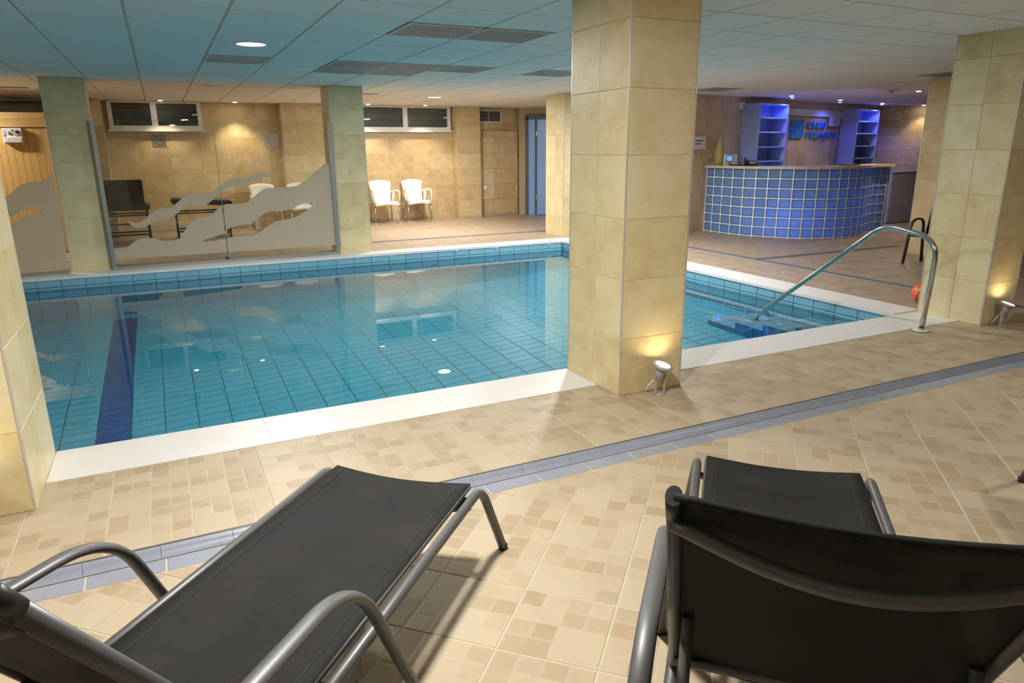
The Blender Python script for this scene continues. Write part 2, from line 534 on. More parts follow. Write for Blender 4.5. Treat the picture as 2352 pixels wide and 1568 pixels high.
def thing(name, label, cat, loc=(0, 0, 0), rz=0.0, group=None):
    o = bpy.data.objects.new(name, None)
    COL.objects.link(o)
    o.location = loc; o.rotation_euler = (0, 0, rz)
    o.empty_display_size = 0.1
    return tag(o, label, cat, group)

def copy_tree(o, parent=None):
    c = o.copy(); COL.objects.link(c)
    if parent is not None:
        c.parent = parent
    for ch in list(o.children):
        copy_tree(ch, c)
    return c

_tile_cache = {}
def tile_mesh(w, h, t, mat, name='tile'):
    key = (round(w, 3), round(h, 3), round(t, 4), mat.name, name)
    if key not in _tile_cache:
        b = min(0.0025, w * 0.1, h * 0.1)
        mb = MB()
        lo = [(-w / 2, -h / 2, -t), (w / 2, -h / 2, -t), (w / 2, h / 2, -t), (-w / 2, h / 2, -t)]
        md = [(-w / 2, -h / 2, -b), (w / 2, -h / 2, -b), (w / 2, h / 2, -b), (-w / 2, h / 2, -b)]
        tp = [(-w / 2 + b, -h / 2 + b, 0), (w / 2 - b, -h / 2 + b, 0), (w / 2 - b, h / 2 - b, 0), (-w / 2 + b, h / 2 - b, 0)]
        fs = [(8, 9, 10, 11)]
        for i in range(4):
            j = (i + 1) % 4
            fs.append((i, j, j + 4, i + 4)); fs.append((i + 4, j + 4, j + 8, i + 8))
        mb.add(lo + md + tp, fs)
        _tile_cache[key] = mb.mesh(name, mat)
    return _tile_cache[key]

def frame(o, u, v):
    u = Vector(u).normalized(); v = Vector(v).normalized(); n = u.cross(v)
    m = Matrix.Identity(4)
    for i in range(3):
        m[i][0] = u[i]; m[i][1] = v[i]; m[i][2] = n[i]; m[i][3] = o[i]
    return m

def panel(parent, o, u, v, W, H, pu, pv, mat, t=0.008, gap=0.004, ou=0.0, ov=0.0, name='tile', keep=None, recv=False):
    """cover a rectangle (origin o, axes u, v) with separate tiles standing t proud"""
    fr = frame(o, u, v)
    i = 0
    us = []; x = -ou
    while x < W - 1e-4:
        a, b = max(0, x), min(W, x + pu)
        if b - a > 0.02: us.append((a, b))
        x += pu
    vs = []; y = -ov
    while y < H - 1e-4:
        a, b = max(0, y), min(H, y + pv)
        if b - a > 0.02: vs.append((a, b))
        y += pv
    for (a, b) in us:
        for (c, d) in vs:
            ctr = fr @ Vector(((a + b) / 2, (c + d) / 2, t))
            if keep and not keep(ctr):
                continue
            ob = link(name, tile_mesh(b - a - gap, d - c - gap, t, mat), parent, fr @ Matrix.Translation(((a + b) / 2, (c + d) / 2, t)))
            if recv:
                ob.cycles.is_caustics_receiver = True

def px(p):
    """image position of a point, only used to choose which pieces are large enough to be separate"""
    d = Vector(p) - CAMLOC
    z = d.dot(CF)
    if z < 0.05: return None
    k = 1601.3 / z
    return (1176 + d.dot(CR) * k, 784 - d.dot(CU) * k, z)
def seen(p, m=120):
    q = px(p)
    return q is not None and -m < q[0] < 2352 + m and -m < q[1] < 1568 + m

# ------------------------------------------------------------------ lights (real lamps are placed with their fittings below)
def lamp(name, typ, loc, energy, color, size=0.1, direction=None, spot=None, blend=0.5, caustic=False, spread=None):
    l = bpy.data.lights.new(name, typ)
    l.energy = energy; l.color = color
    if typ == 'AREA':
        l.shape = 'DISK'; l.size = size
        if spread: l.spread = spread
    elif typ in ('SPOT', 'POINT'):
        l.shadow_soft_size = size
        if typ == 'SPOT':
            l.spot_size = spot; l.spot_blend = blend
    o = bpy.data.objects.new(name, l); COL.objects.link(o)
    o.location = loc
    if direction is not None:
        o.rotation_euler = Vector(direction).to_track_quat('-Z', 'Y').to_euler()
    if caustic:
        l.cycles.is_caustics_light = True
    return o

# ================================================================== FLOOR
X0, X1, Y0, Y1, CZ = POOL
CW = 0.37    # coping width
fl = MB()
fl.box(-4.6, 18.0, -3.0, 2.573, -0.30, -0.0018)
fl.box(-4.6, 18.0, 2.573, 2.79, -0.30, -0.06)
fl.box(-4.6, 18.0, 2.79, Y0 - 0.02, -0.30, -0.0018)
fl.box(9.0, 18.0, 2.573, 2.79, -0.06, -0.0018)
fl.box(-4.6, -3.2, 2.573, 2.79, -0.06, -0.0018)
fl.box(-4.6, X0 - 0.02, Y0 - 0.02, Y1 + 0.02, -0.30, -0.0018)
fl.box(X1 + 0.02, 18.0, Y0 - 0.02, Y1 + 0.02, -0.30, -0.0018)
fl.box(-4.6, 18.0, Y1 + 0.02, 15.0, -0.30, -0.0018)
floor = tag(obj('floor', fl, M['deck_base']), 'beige tiled floor around the pool', kind='structure')
# near strip between coping and gutter, joints along the pool
P = 0.318
panel(floor, (-3.0, 2.79, -0.008), (1, 0, 0), (0, 1, 0), 12.0, 0.82, P, P, M['deck'], 0.008, 0.0035, ou=(3.0 - 0.055) % P and P - ((3.0 - 0.055) % P), ov=0.0,
      keep=lambda c: seen(c, 420) and not (X0 < c.x < X1 and c.y > 3.62))
# strip beside pillar to the east of the pool and beyond: one surface
rest = MB()
rest.box(6.212, 9.0, 3.61, 4.6, -0.006, 0.0)
rest.box(6.212, 18.0, 4.6, Y1 + 0.36, -0.006, 0.0)
rest.box(9.0, 18.0, -3.0, 4.6, -0.006, 0.0)
rest.box(-4.6, 18.0, Y1 + 0.36, 15.0, -0.006, 0.0)
rest.box(-4.6, X0 - CW, -3.0, Y1 + 0.36, -0.006, 0.0)
tag(obj('tile_field', rest, M['deck_far'], floor), kind='stuff')
# near floor: tiles laid diagonally
ang = math.radians(45.6)
du = Vector((math.cos(ang), math.sin(ang), 0)); dv = Vector((-math.sin(ang), math.cos(ang), 0))
GL = 2.573
def cut_poly(poly, ymax):
    out = []
    for i in range(len(poly)):
        a, b = poly[i], poly[(i + 1) % len(poly)]
        if a[1] <= ymax: out.append(a)
        if (a[1] <= ymax) != (b[1] <= ymax):
            s = (ymax - a[1]) / (b[1] - a[1])
            out.append((a[0] + (b[0] - a[0]) * s, ymax))
    return out
O = Vector((0.968, 1.884, 0))
for i in range(-14, 22):
    for j in range(-20, 14):
        c = O + du * ((i + 0.5) * P) + dv * ((j + 0.5) * P)
        if c.y > GL + 0.23 or c.y < -0.4 or c.x < -2.4 or c.x > 7.5 or not seen(c, 420):
            continue
        rot = random.choice((0, 1, 2, 3))
        m = Matrix.Translation(c) @ Matrix.Rotation(ang + rot * PI / 2, 4, 'Z')
        if c.y > GL - 0.235:
            inv = m.inverted()
            h = P / 2 - 0.002
            corners = [m @ Vector((sx * h, sy * h, 0)) for sx, sy in ((-1, -1), (1, -1), (1, 1), (-1, 1))]
            poly = cut_poly([(p.x, p.y) for p in corners], GL)
            if len(poly) < 3: continue
            loc = [inv @ Vector((p[0], p[1], 0)) for p in poly]
            obj('tile', MB().prism([(p.x, p.y) for p in loc], -0.008, 0.0), M['deck'], floor, m)
        else:
            link('tile', tile_mesh(P - 0.004, P - 0.004, 0.008, M['deck']), floor, m)

# ================================================================== GUTTER (grey glazed channel in the floor)
gut = MB()
gut.box(-3.2, 9.0, 2.574, 2.789, -0.059, -0.04)
gut.box(-3.2, 9.0, 2.574, 2.672, -0.04, -0.004)
gut.box(-3.2, 9.0, 2.766, 2.789, -0.04, -0.008)
gutter = tag(obj('drain_gutter', gut, M['gutter_joint']), 'grey glazed drain gutter running across the beige floor', kind='structure')
GP = 0.2625
prof = [(2.668, -0.002)] + [(2.668 + 0.012 + 0.062 * (1 - math.cos(a)) / 1.0, -0.002 - 0.030 * math.sin(a)) for a in [k * PI / 8 for k in range(1, 8)]] + [(2.778, -0.001)]
prof = [(2.670, 0.0), (2.676, -0.010), (2.688, -0.021), (2.704, -0.028), (2.722, -0.029), (2.738, -0.023), (2.750, -0.012), (2.757, 0.002), (2.765, 0.004)]
def gutter_piece(L):
    mb = MB(); n = len(prof)
    vs = [(-L / 2, y - 2.72, z) for y, z in prof] + [(L / 2, y - 2.72, z) for y, z in prof]
    vs += [(-L / 2, prof[0][0] - 2.72, -0.05), (-L / 2, prof[-1][0] - 2.72, -0.05), (L / 2, prof[0][0] - 2.72, -0.05), (L / 2, prof[-1][0] - 2.72, -0.05)]
    fs = [(i, i + n, i + n + 1, i + 1) for i in range(n - 1)]
    mb.add(vs, fs, True)
    mb.add([vs[0], vs[2 * n], vs[2 * n + 1]] + vs[1:n][::-1], [tuple(range(n + 2))], False)
    mb.add([vs[n], vs[2 * n + 2], vs[2 * n + 3]] + vs[n + 1:2 * n][::-1], [tuple(range(n + 2))[::-1]], False)
    mb.add([vs[n - 1], vs[2 * n - 1], vs[2 * n + 3], vs[2 * n + 1]], [(0, 1, 2, 3)])
    return mb.mesh('gutter_tile', M['gutter'])
gm = gutter_piece(GP - 0.0016)
em = tile_mesh(GP - 0.007, 0.090, 0.012, M['gutter'], 'edge_tile')
x = 1.395 - GP * 16
k = 0
while x < 8.6:
    if seen((x + GP / 2, 2.7, 0), 500):
        link('gutter_tile', gm, gutter, Matrix.Translation((x + GP / 2, 2.72, 0)))
        link('edge_tile', em, gutter, Matrix.Translation((x + GP / 2 + 0.02, 2.621, 0.0)))
    x += GP
obj('edge_strip', MB().box(-3.2, 9.0, 2.767, 2.789, -0.05, -0.003), M['gutter_dark'], gutter)

# narrow drains on the far deck
def drain(name, a, b, w, label):
    a = Vector(a); b = Vector(b); d = (b - a).normalized(); s = Vector((-d.y, d.x, 0)) * w / 2
    mb = MB()
    vs = [a - s, b - s, b + s, a + s]
    mb.add([v + Vector((0, 0, 0.001)) for v in vs] + [v + Vector((0, 0, 0.007)) for v in vs], [(4, 5, 6, 7), (0, 1, 5, 4), (1, 2, 6, 5), (2, 3, 7, 6), (3, 0, 4, 7)])
    o = tag(obj(name, mb, M['gutter']), label, kind='structure')
    mb2 = MB(); i = s * 0.45
    vs = [a - i, b - i, b + i, a + i]
    mb2.add([v + Vector((0, 0, 0.007)) for v in vs] + [v + Vector((0, 0, 0.0085)) for v in vs], [(4, 5, 6, 7), (0, 1, 5, 4), (1, 2, 6, 5), (2, 3, 7, 6), (3, 0, 4, 7)])
    obj('slot', mb2, M['drain'], o)
drain('floor_drain', (-4.2, 11.42, 0), (6.5, 11.42, 0), 0.09, 'narrow dark drain slot in the floor behind the pool')
drain('floor_drain', (7.12, 3.2, 0), (7.12, 9.9, 0), 0.10, 'long grey drain beside the pool in front of the reception')
drain('floor_drain', (7.12, 7.02, 0), (9.95, 6.97, 0), 0.10, 'short dark drain crossing the floor before the glass block counter')

# ================================================================== POOL BASIN
pb = MB()
pb.box(X0 - 0.2, X1 + 0.2, Y0 - 0.2, Y1 + 0.2, CZ - 0.2, CZ - 0.006)
pb.add([(x, y, z) for x, y in ((X0 - 0.1, Y0 - 0.1), (X1 + 0.1, Y0 - 0.1), (X1 + 0.1, Y1 + 0.1), (X0 - 0.1, Y1 + 0.1)) for z in (CZ - 0.1, floor_z(x) - 0.006)], [(1, 3, 5, 7), (0, 2, 3, 1), (2, 4, 5, 3), (4, 6, 7, 5), (6, 0, 1, 7)])
pb.box(X0 - 0.2, X0 - 0.006, Y0 - 0.2, Y1 + 0.2, CZ - 0.006, -0.31)
pb.box(X1 + 0.006, X1 + 0.2, Y0 - 0.2, Y1 + 0.2, CZ - 0.006, -0.31)
pb.box(X0 - 0.006, X1 + 0.006, Y0 - 0.2, Y0 - 0.006, CZ - 0.006, -0.31)
pb.box(X0 - 0.006, X1 + 0.006, Y1 + 0.006, Y1 + 0.2, CZ - 0.006, -0.31)
pb.box(X0 - 0.0, X1 + 0.0, Y1 + 0.006, Y1 + 0.02, -0.31, -0.02)
pb.box(X0 - 0.0, X1 + 0.0, Y0 - 0.02, Y0 - 0.006, -0.31, -0.02)
pb.box(X1 + 0.006, X1 + 0.02, Y0, Y1, -0.31, -0.02)
pb.box(X0 - 0.02, X0 - 0.006, Y0, Y1, -0.31, -0.02)
basin = tag(obj('pool_basin', pb, M['pool_grout']), 'sunken swimming pool basin lined with blue tiles', kind='structure')
basin.cycles.is_caustics_receiver = True
TP, TR = 0.2594, 0.130
cells = []
jx0 = 1.332 - TP * 16
nx = int((X1 - jx0) / TP) + 1
j = 0
y = Y1
while y > Y0 + 0.02:
    ya = max(Y0, y - TR)
    for i in range(nx + 1):
        a = max(X0, jx0 + i * TP); b = min(X1, jx0 + (i + 1) * TP)
        if b - a < 0.03 or b < X0: continue
        cells.append(((a + b) / 2, (ya + y) / 2, b - a, y - ya))
    y -= TR
def is_lane(cx):
    return -0.75 < cx < -0.45 or 2.62 < cx < 2.88
LANE_X = (-0.743, -0.484)
def lane_cell(c):
    return LANE_X[0] < c[0] < LANE_X[1] and c[1] < 9.75
def visible_floor(c):
    q = px((c[0], c[1] - 0.55 - 0.1 * (c[1] - 5), -0.62))
    return q and -20 < q[0] < 2140 and q[1] < 1060
cand = [c for c in cells if c[1] > 5.15 and seen((c[0], c[1], -0.6), 0) and not (1.95 < c[0] / max(c[1], 1) * 5 < 2.5 and False)]
cand.sort(key=lambda c: (c[1] ** 2 + c[0] ** 2))
lane = [c for c in cand if lane_cell(c)][:60]
main = [c for c in cand if not lane_cell(c)][:300]
chosen = set(lane + main)
lane_part = None
for c in lane + main:
    ob = link('tile', tile_mesh(c[2] - 0.006, c[3] - 0.006, 0.006, M['lane'] if lane_cell(c) else M['pool']), basin, Matrix.Translation((c[0], c[1], floor_z(c[0]))) @ Matrix.Rotation(-math.atan(0.135), 4, 'Y'))
    ob.cycles.is_caustics_receiver = True
def tile_mass(name, cs, mat, parent):
    mb = MB()
    for (cx, cy, w, h) in cs:
        w = w / 2 - 0.003; h = h / 2 - 0.003
        za, zb = floor_z(cx - w), floor_z(cx + w)
        mb.add([(cx - w, cy - h, za - 0.006), (cx + w, cy - h, zb - 0.006), (cx + w, cy + h, zb - 0.006), (cx - w, cy + h, za - 0.006),
                (cx - w, cy - h, za), (cx + w, cy - h, zb), (cx + w, cy + h, zb), (cx - w, cy + h, za)],
               [(4, 5, 6, 7), (0, 1, 5, 4), (1, 2, 6, 5), (2, 3, 7, 6), (3, 0, 4, 7)])
    o = tag(obj(name, mb, mat, parent), kind='stuff')
    o.cycles.is_caustics_receiver = True
tile_mass('tile_field', [c for c in cells if c not in chosen and not lane_cell(c)], M['pool_rest'], basin)
tile_mass('lane_field', [c for c in cells if c not in chosen and lane_cell(c)], M['lane'], basin)
# walls: three rows of separate tiles, the deeper rows as one part
WR = [(-0.012, -0.118), (-0.122, -0.247), (-0.251, -0.376)]
def wall_tiles(o, u, n, L, off, rows, part):
    """o: corner at z=0, u: along, n: into the pool"""
    u = Vector(u); n = Vector(n); o = Vector(o)
    up = u.cross(n) if False else Vector((0, 0, 1))
    vv = up if u.cross(up).dot(n) > 0 else up
    mbs = MB()
    for (za, zb) in rows:
        x = -off
        while x < L - 1e-3:
            a, b = max(0, x), min(L, x + TP)
            x += TP
            if b - a < 0.02: continue
            c = o + u * ((a + b) / 2) + Vector((0, 0, (za + zb) / 2))
            w = b - a - 0.006; h = za - zb - 0.004
            if part:
                fr = Matrix.Identity(4)
                uu = Vector((0, 0, 1)).cross(n)
                for i in range(3):
                    fr[i][0] = uu[i]; fr[i][1] = (0, 0, 1)[i]; fr[i][2] = n[i]; fr[i][3] = c[i]
                ob = link('tile', tile_mesh(w, h, 0.006, M['pool_wall']), basin, fr)
                ob.cycles.is_caustics_receiver = True
            else:
                A = c - u * w / 2 - Vector((0, 0, h / 2)); B = c + u * w / 2 - Vector((0, 0, h / 2))
                C = c + u * w / 2 + Vector((0, 0, h / 2)); D = c - u * w / 2 + Vector((0, 0, h / 2))
                q = [A - n * 0.006, B - n * 0.006, C - n * 0.006, D - n * 0.006, A, B, C, D]
                mbs.add(q, [(4, 5, 6, 7), (0, 1, 5, 4), (1, 2, 6, 5), (2, 3, 7, 6), (3, 0, 4, 7)])
    if not part:
        ob = tag(obj('wall_tile_field', mbs, M['pool_wall_rest'], basin), kind='stuff')
        ob.cycles.is_caustics_receiver = True
deep = []
z = -0.380
while z > CZ + 0.02:
    deep.append((z, max(CZ, z - 0.125))); z -= 0.129
offx = (X0 - jx0) % TP
wall_tiles((X0, Y1, 0), (1, 0, 0), (0, -1, 0), X1 - X0, offx, WR, True)
wall_tiles((X1, Y0, 0), (0, 1, 0), (-1, 0, 0), Y1 - Y0, 0.1, WR, True)
wall_tiles((X0, Y1, 0), (1, 0, 0), (0, -1, 0), X1 - X0, offx, deep, False)
wall_tiles((X1, Y0, 0), (0, 1, 0), (-1, 0, 0), Y1 - Y0, 0.1, deep, False)
wall_tiles((X0, Y0, 0), (1, 0, 0), (0, 1, 0), X1 - X0, offx, WR + deep, False)
wall_tiles((X0, Y0, 0), (0, 1, 0), (1, 0, 0), Y1 - Y0, 0.1, WR + deep, False)
# round inlets on the far wall
def ring_mesh(r, name, mat, hole=0.45):
    return MB().lathe([(r, 0.0), (r, 0.010), (r * 0.8, 0.016), (r * hole, 0.012), (r * hole, 0.004)], 16).mesh(name, mat)
nz = ring_mesh(0.022, 'inlet', M['white_plastic']); nzd = MB().lathe([(0.010, 0.0), (0.010, 0.013)], 10).mesh('inlet_hole', M['drain'])
face = Matrix(((1, 0, 0, 0), (0, 0, -1, 0), (0, 1, 0, 0), (0, 0, 0, 1)))
for xx, zz in ((2.938, -0.045), (3.973, -0.045), (4.65, -0.045), (5.607, -0.055)):
    i_ = link('inlet', nz, basin, Matrix.Translation((xx, Y1, zz)) @ face)
    link('inlet_hole', nzd, i_)
big = ring_mesh(0.10, 'pool_light', M['white_plastic'], 0.7); bigg = MB().lathe([(0.075, 0.0), (0.07, 0.012)], 16).mesh('light_glass', M['gutter'])
for xx in (1.72, 3.6, -1.3):
    i_ = link('pool_light', big, basin, Matrix.Translation((xx, Y1, -0.62)) @ face)
    link('light_glass', bigg, i_)
# entry steps in the corner by the handrail
SY = [Y0, 4.55, 4.95, 5.33, 5.75]
for k in range(4):
    sx0, sx1 = 5.20, X1 - 0.001
    y_a, y_b = SY[k], SY[k + 1]
    zt = -0.22 - 0.24 * k
    st = obj('step', MB().box(sx0 + 0.006, sx1, y_a, y_b - 0.006, -1.3, zt - 0.006), M['pool_grout'], basin)
    st.cycles.is_caustics_receiver = True
    panel(basin, (sx0, y_a, zt - 0.006), (1, 0, 0), (0, 1, 0), sx1 - sx0, y_b - y_a, TP, 0.132, M['pool_wall'], 0.006, 0.006, recv=True)
    panel(basin, (sx1, y_b - 0.006, -1.18), (-1, 0, 0), (0, 0, 1), sx1 - sx0, zt + 1.18, TP, 0.13, M['step_tile'], 0.006, 0.006, recv=True)
    panel(basin, (sx0 + 0.006, y_b, -1.18), (0, -1, 0), (0, 0, 1), y_b - y_a, zt + 1.18, TP, 0.13, M['step_tile'], 0.006, 0.006, recv=True)
facex = Matrix(((0, 0, -1, 0), (1, 0, 0, 0), (0, -1, 0, 0), (0, 0, 0, 1)))
for yy in (5.75, 7.2, 8.6):
    i_ = link('inlet', nz, basin, Matrix.Translation((X1, yy, -0.30)) @ facex)
    link('inlet_hole', nzd, i_)

# water surface
wm = MB()
wm.add([(X0, Y0, ZW), (X1, Y0, ZW), (X1, Y1, ZW), (X0, Y1, ZW)], [(0, 1, 2, 3)], True)
water = tag(obj('water', wm, M['water']), 'still clear water filling the blue tiled pool', 'water', kind='stuff')
water.cycles.is_caustics_caster = True

# coping of white slabs
cop = thing('pool_coping', 'white marble edging around the pool', 'edging')
cop['kind'] = 'structure'
del cop['category']
def coping_slab(x0, x1, y0, y1):
    mb = MB().box(x0 + 0.0002, x1 - 0.0002, y0 + 0.0002, y1 - 0.0002, -0.030, 0.004)
    o = obj('slab', mb, M['coping'], cop)
    bv = o.modifiers.new('bevel', 'BEVEL'); bv.width = 0.0012; bv.segments = 1
def run(a, b, n):
    return [(a + (b - a) * k / n, a + (b - a) * (k + 1) / n) for k in range(n)]
for a, b in run(-2.97, -1.122, 2): coping_slab(a, b, 3.601, Y0 + 0.012)
for a, b in run(-0.655, 2.370, 3): coping_slab(a, b, 3.601, Y0 + 0.012)
for a, b in run(2.848, 6.094, 3): coping_slab(a, b, 3.601, Y0 + 0.012)
for a, b in run(-2.97, 6.21, 8): coping_slab(a, b, Y1 - 0.012, Y1 + 0.33)
for a, b in run(Y0 + 0.045, Y1 - 0.014, 5): coping_slab(X1 - 0.012, 6.21, a, b)
for a, b in run(Y0 + 0.014, Y1 - 0.014, 5): coping_slab(X0 - CW, X0 + 0.012, a, b)

# ================================================================== CEILING
GX, GY, G = -0.679, 5.741, 0.6
cb = MB().box(-4.6, 18.0, -3.0, 15.0, ZC + 0.006, ZC + 0.12)
ceiling = tag(obj('ceiling', cb, M['ceil_grid']), 'suspended ceiling of square white panels', kind='structure')
vent_cells = {(4, -1), (5, -1), (4, 3), (5, 3), (6, 3), (2, 3), (8, 3), (4, 4), (5, 4), (14, 5), (16, 0)}
ccells = []
for i in range(-7, 32):
    for j in range(-15, 16):
        if (i, j) in vent_cells: continue
        cx, cy = GX + (i + 0.5) * G, GY + (j + 0.5) * G
        if not (-4.6 < cx - 0.3 and cx + 0.3 < 18.0 and -3.0 < cy - 0.3 and cy + 0.3 < 15.05): continue
        ccells.append((cx, cy))
big_c = [c for c in ccells if seen((c[0], c[1], ZC), 60)]
big_c.sort(key=lambda c: c[0] ** 2 + c[1] ** 2)
big_c = big_c[:300]
bset = set(big_c)
cm = tile_mesh(G - 0.018, G - 0.018, 0.010, M['ceil'], 'ceiling_panel')
def tint(c):  # pale blue panels; pool's bounced light painted in, fading east in steps
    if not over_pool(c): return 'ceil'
    return 'ceil_blue' if c[0] < 2.3 else 'ceil_bounce_mid' if c[0] < 2.9 else 'ceil_bounce_light' if c[0] < 4.1 and c[1] > 6.3 else 'ceil'
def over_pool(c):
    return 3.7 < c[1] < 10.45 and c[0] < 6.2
flip = Matrix.Rotation(PI, 4, 'X')
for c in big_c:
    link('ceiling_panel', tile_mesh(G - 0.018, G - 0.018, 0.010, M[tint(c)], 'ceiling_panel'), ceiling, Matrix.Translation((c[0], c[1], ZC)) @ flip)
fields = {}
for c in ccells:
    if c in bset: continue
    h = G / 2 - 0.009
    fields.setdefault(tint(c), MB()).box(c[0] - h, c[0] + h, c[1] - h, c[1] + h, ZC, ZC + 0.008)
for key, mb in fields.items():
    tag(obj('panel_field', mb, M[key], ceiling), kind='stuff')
# return-air grilles laid in the grid
vent_names = {(4, -1): 'grey ceiling grille next to the big pillar, nearer the pool lamp', (5, -1): 'grey ceiling grille touching the big pillar',
              (4, 3): 'grey ceiling grille at the front left of the block of five', (5, 3): 'grey ceiling grille at the front middle of the block of five',
              (6, 3): 'grey ceiling grille at the front right of the block of five', (4, 4): 'grey ceiling grille at the back left of the block of five',
              (5, 4): 'grey ceiling grille at the back middle of the block of five', (2, 3): 'single grey ceiling grille behind the round pool lamp',
              (8, 3): 'single grey ceiling grille close to the far pillar at the pool corner', (14, 5): 'grey ceiling grille before the reception',
              (16, 0): 'grey ceiling grille over the right-hand deck'}
for (i, j), lb in vent_names.items():
    cx, cy = GX + (i + 0.5) * G, GY + (j + 0.5) * G
    v = thing('ceiling_grille', lb, 'grille', (cx, cy, ZC), 0, 'ceiling grilles')
    h = G / 2 - 0.008
    fr = MB()
    for a in ((-h, h, -h, -h + 0.022), (-h, h, h - 0.022, h), (-h, -h + 0.022, -h + 0.022, h - 0.022), (h - 0.022, h, -h + 0.022, h - 0.022)):
        fr.box(a[0], a[1], a[2], a[3], -0.006, 0.005)
    obj('frame', fr, M['vent_slat'], v)
    obj('backing', MB().box(-h + 0.022, h - 0.022, -h + 0.022, h - 0.022, 0.0, 0.005), M['vent'], v)
    sm = MB().box(-h + 0.022, h - 0.022, -0.008, 0.008, -0.004, -0.0005).mesh('slat', M['vent_slat'])
    for q in range(12):
        link('slat', sm, v, Matrix.Translation((0, -h + 0.045 + q * (2 * h - 0.09) / 11, 0)))

# ================================================================== PILLARS
def pillar(x0, x1, y0, y1, pv, label, nside=2, mat='stone', faces='fblr'):
    p = tag(obj('pillar', MB().box(x0 + 0.002, x1 - 0.002, y0 + 0.002, y1 - 0.002, -0.02, ZC + 0.02), M['core']), label, kind='structure')
    H = ZC
    W = x1 - x0; D = y1 - y0
    e = 0.009
    m = M[mat]
    if 'f' in faces: panel(p, (x0 + e, y0 + 0.009, 0), (1, 0, 0), (0, 0, 1), W - 2 * e, H, W, pv, m, 0.009, 0.002)
    if 'b' in faces: panel(p, (x1 - e, y1 - 0.009, 0), (-1, 0, 0), (0, 0, 1), W - 2 * e, H, W, pv, m, 0.009, 0.002)
    if 'l' in faces: panel(p, (x0 + 0.009, y1 - e, 0), (0, -1, 0), (0, 0, 1), D - 2 * e, H, D / nside, pv, m, 0.009, 0.002)
    if 'r' in faces: panel(p, (x1 - 0.009, y0 + e, 0), (0, 1, 0), (0, 0, 1), D - 2 * e, H, D / nside, pv, m, 0.009, 0.002)
    for cx, cy in ((x0, y0), (x1, y0), (x0, y1), (x1, y1)):
        sx = 1 if cx == x0 else -1; sy = 1 if cy == y0 else -1
        xa, xb = sorted((cx, cx + sx * 0.009)); ya, yb = sorted((cy, cy + sy * 0.009))
        obj('corner_trim', MB().box(xa, xb, ya, yb, 0.0, ZC), M['corner'], p)
    return p
pillar(2.371, 2.847, 3.361, 3.980, 0.360, 'big beige stone pillar standing in the middle of the near pool edge')
pillar(-1.122, -0.656, 3.329, 3.980, 0.360, 'beige stone pillar at the left end of the near pool edge')
pillar(6.095, 6.535, 3.410, 3.982, 0.360, 'beige stone pillar behind the pool handrail', )
pillar(-1.167, -0.702, 10.392, 10.86, 0.338, 'stone pillar between the sauna and the glass screen', 1)
pillar(2.236, 2.732, 10.392, 10.86, 0.338, 'stone pillar between the glass screen and the white chairs', 1)
pillar(6.091, 6.556, 10.44, 11.06, 0.338, 'stone pillar at the far corner of the pool')
pillar(9.42, 9.90, 5.85, 6.45, 0.345, 'brown stone pillar behind the black armchair', 2, 'stone_back')

# ================================================================== WALLS
def wall(name, x0, x1, y0, y1, label):
    return tag(obj(name, MB().box(x0, x1, y0, y1, -0.02, ZC + 0.05), M['grout']), label, kind='structure')
RB = 0.3345
YB = 14.78
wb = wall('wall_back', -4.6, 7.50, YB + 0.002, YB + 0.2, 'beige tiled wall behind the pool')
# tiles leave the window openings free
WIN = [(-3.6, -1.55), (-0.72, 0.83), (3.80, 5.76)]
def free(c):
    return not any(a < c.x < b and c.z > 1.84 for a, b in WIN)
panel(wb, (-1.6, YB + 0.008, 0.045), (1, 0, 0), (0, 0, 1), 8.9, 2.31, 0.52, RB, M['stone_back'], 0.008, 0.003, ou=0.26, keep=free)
def pilaster(x0, x1, y0, label):
    p = tag(obj('pilaster', MB().box(x0 + 0.002, x1 - 0.002, y0 + 0.002, YB, -0.01, ZC + 0.02), M['core']), label, kind='structure')
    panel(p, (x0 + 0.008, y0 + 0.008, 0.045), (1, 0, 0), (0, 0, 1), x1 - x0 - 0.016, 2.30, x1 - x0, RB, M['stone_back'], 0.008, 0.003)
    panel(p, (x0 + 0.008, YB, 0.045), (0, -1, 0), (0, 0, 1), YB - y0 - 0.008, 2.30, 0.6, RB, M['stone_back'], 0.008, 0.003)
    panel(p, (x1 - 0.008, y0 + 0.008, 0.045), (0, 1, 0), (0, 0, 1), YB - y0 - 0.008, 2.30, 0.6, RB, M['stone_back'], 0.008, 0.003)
pilaster(-1.35, -0.78, 14.35, 'shallow tiled pilaster left of the window above the black bench')
pilaster(2.20, 3.02, 14.50, 'shallow tiled pilaster behind the white chairs near the far middle pillar')
pilaster(5.80, 6.36, 14.50, 'shallow tiled pilaster right of the second window')
tag(obj('wall_ledge', MB().box(6.37, 7.36, 14.70, YB, 0.0, 1.86), M['core']), 'tiled lower wall section beside the door', kind='structure')
lw = bpy.data.objects['wall_ledge']
panel(lw, (6.37, 14.70, 0.045), (1, 0, 0), (0, 0, 1), 0.99, 1.81, 0.52, RB, M['stone_back'], 0.008, 0.003, ou=0.13)
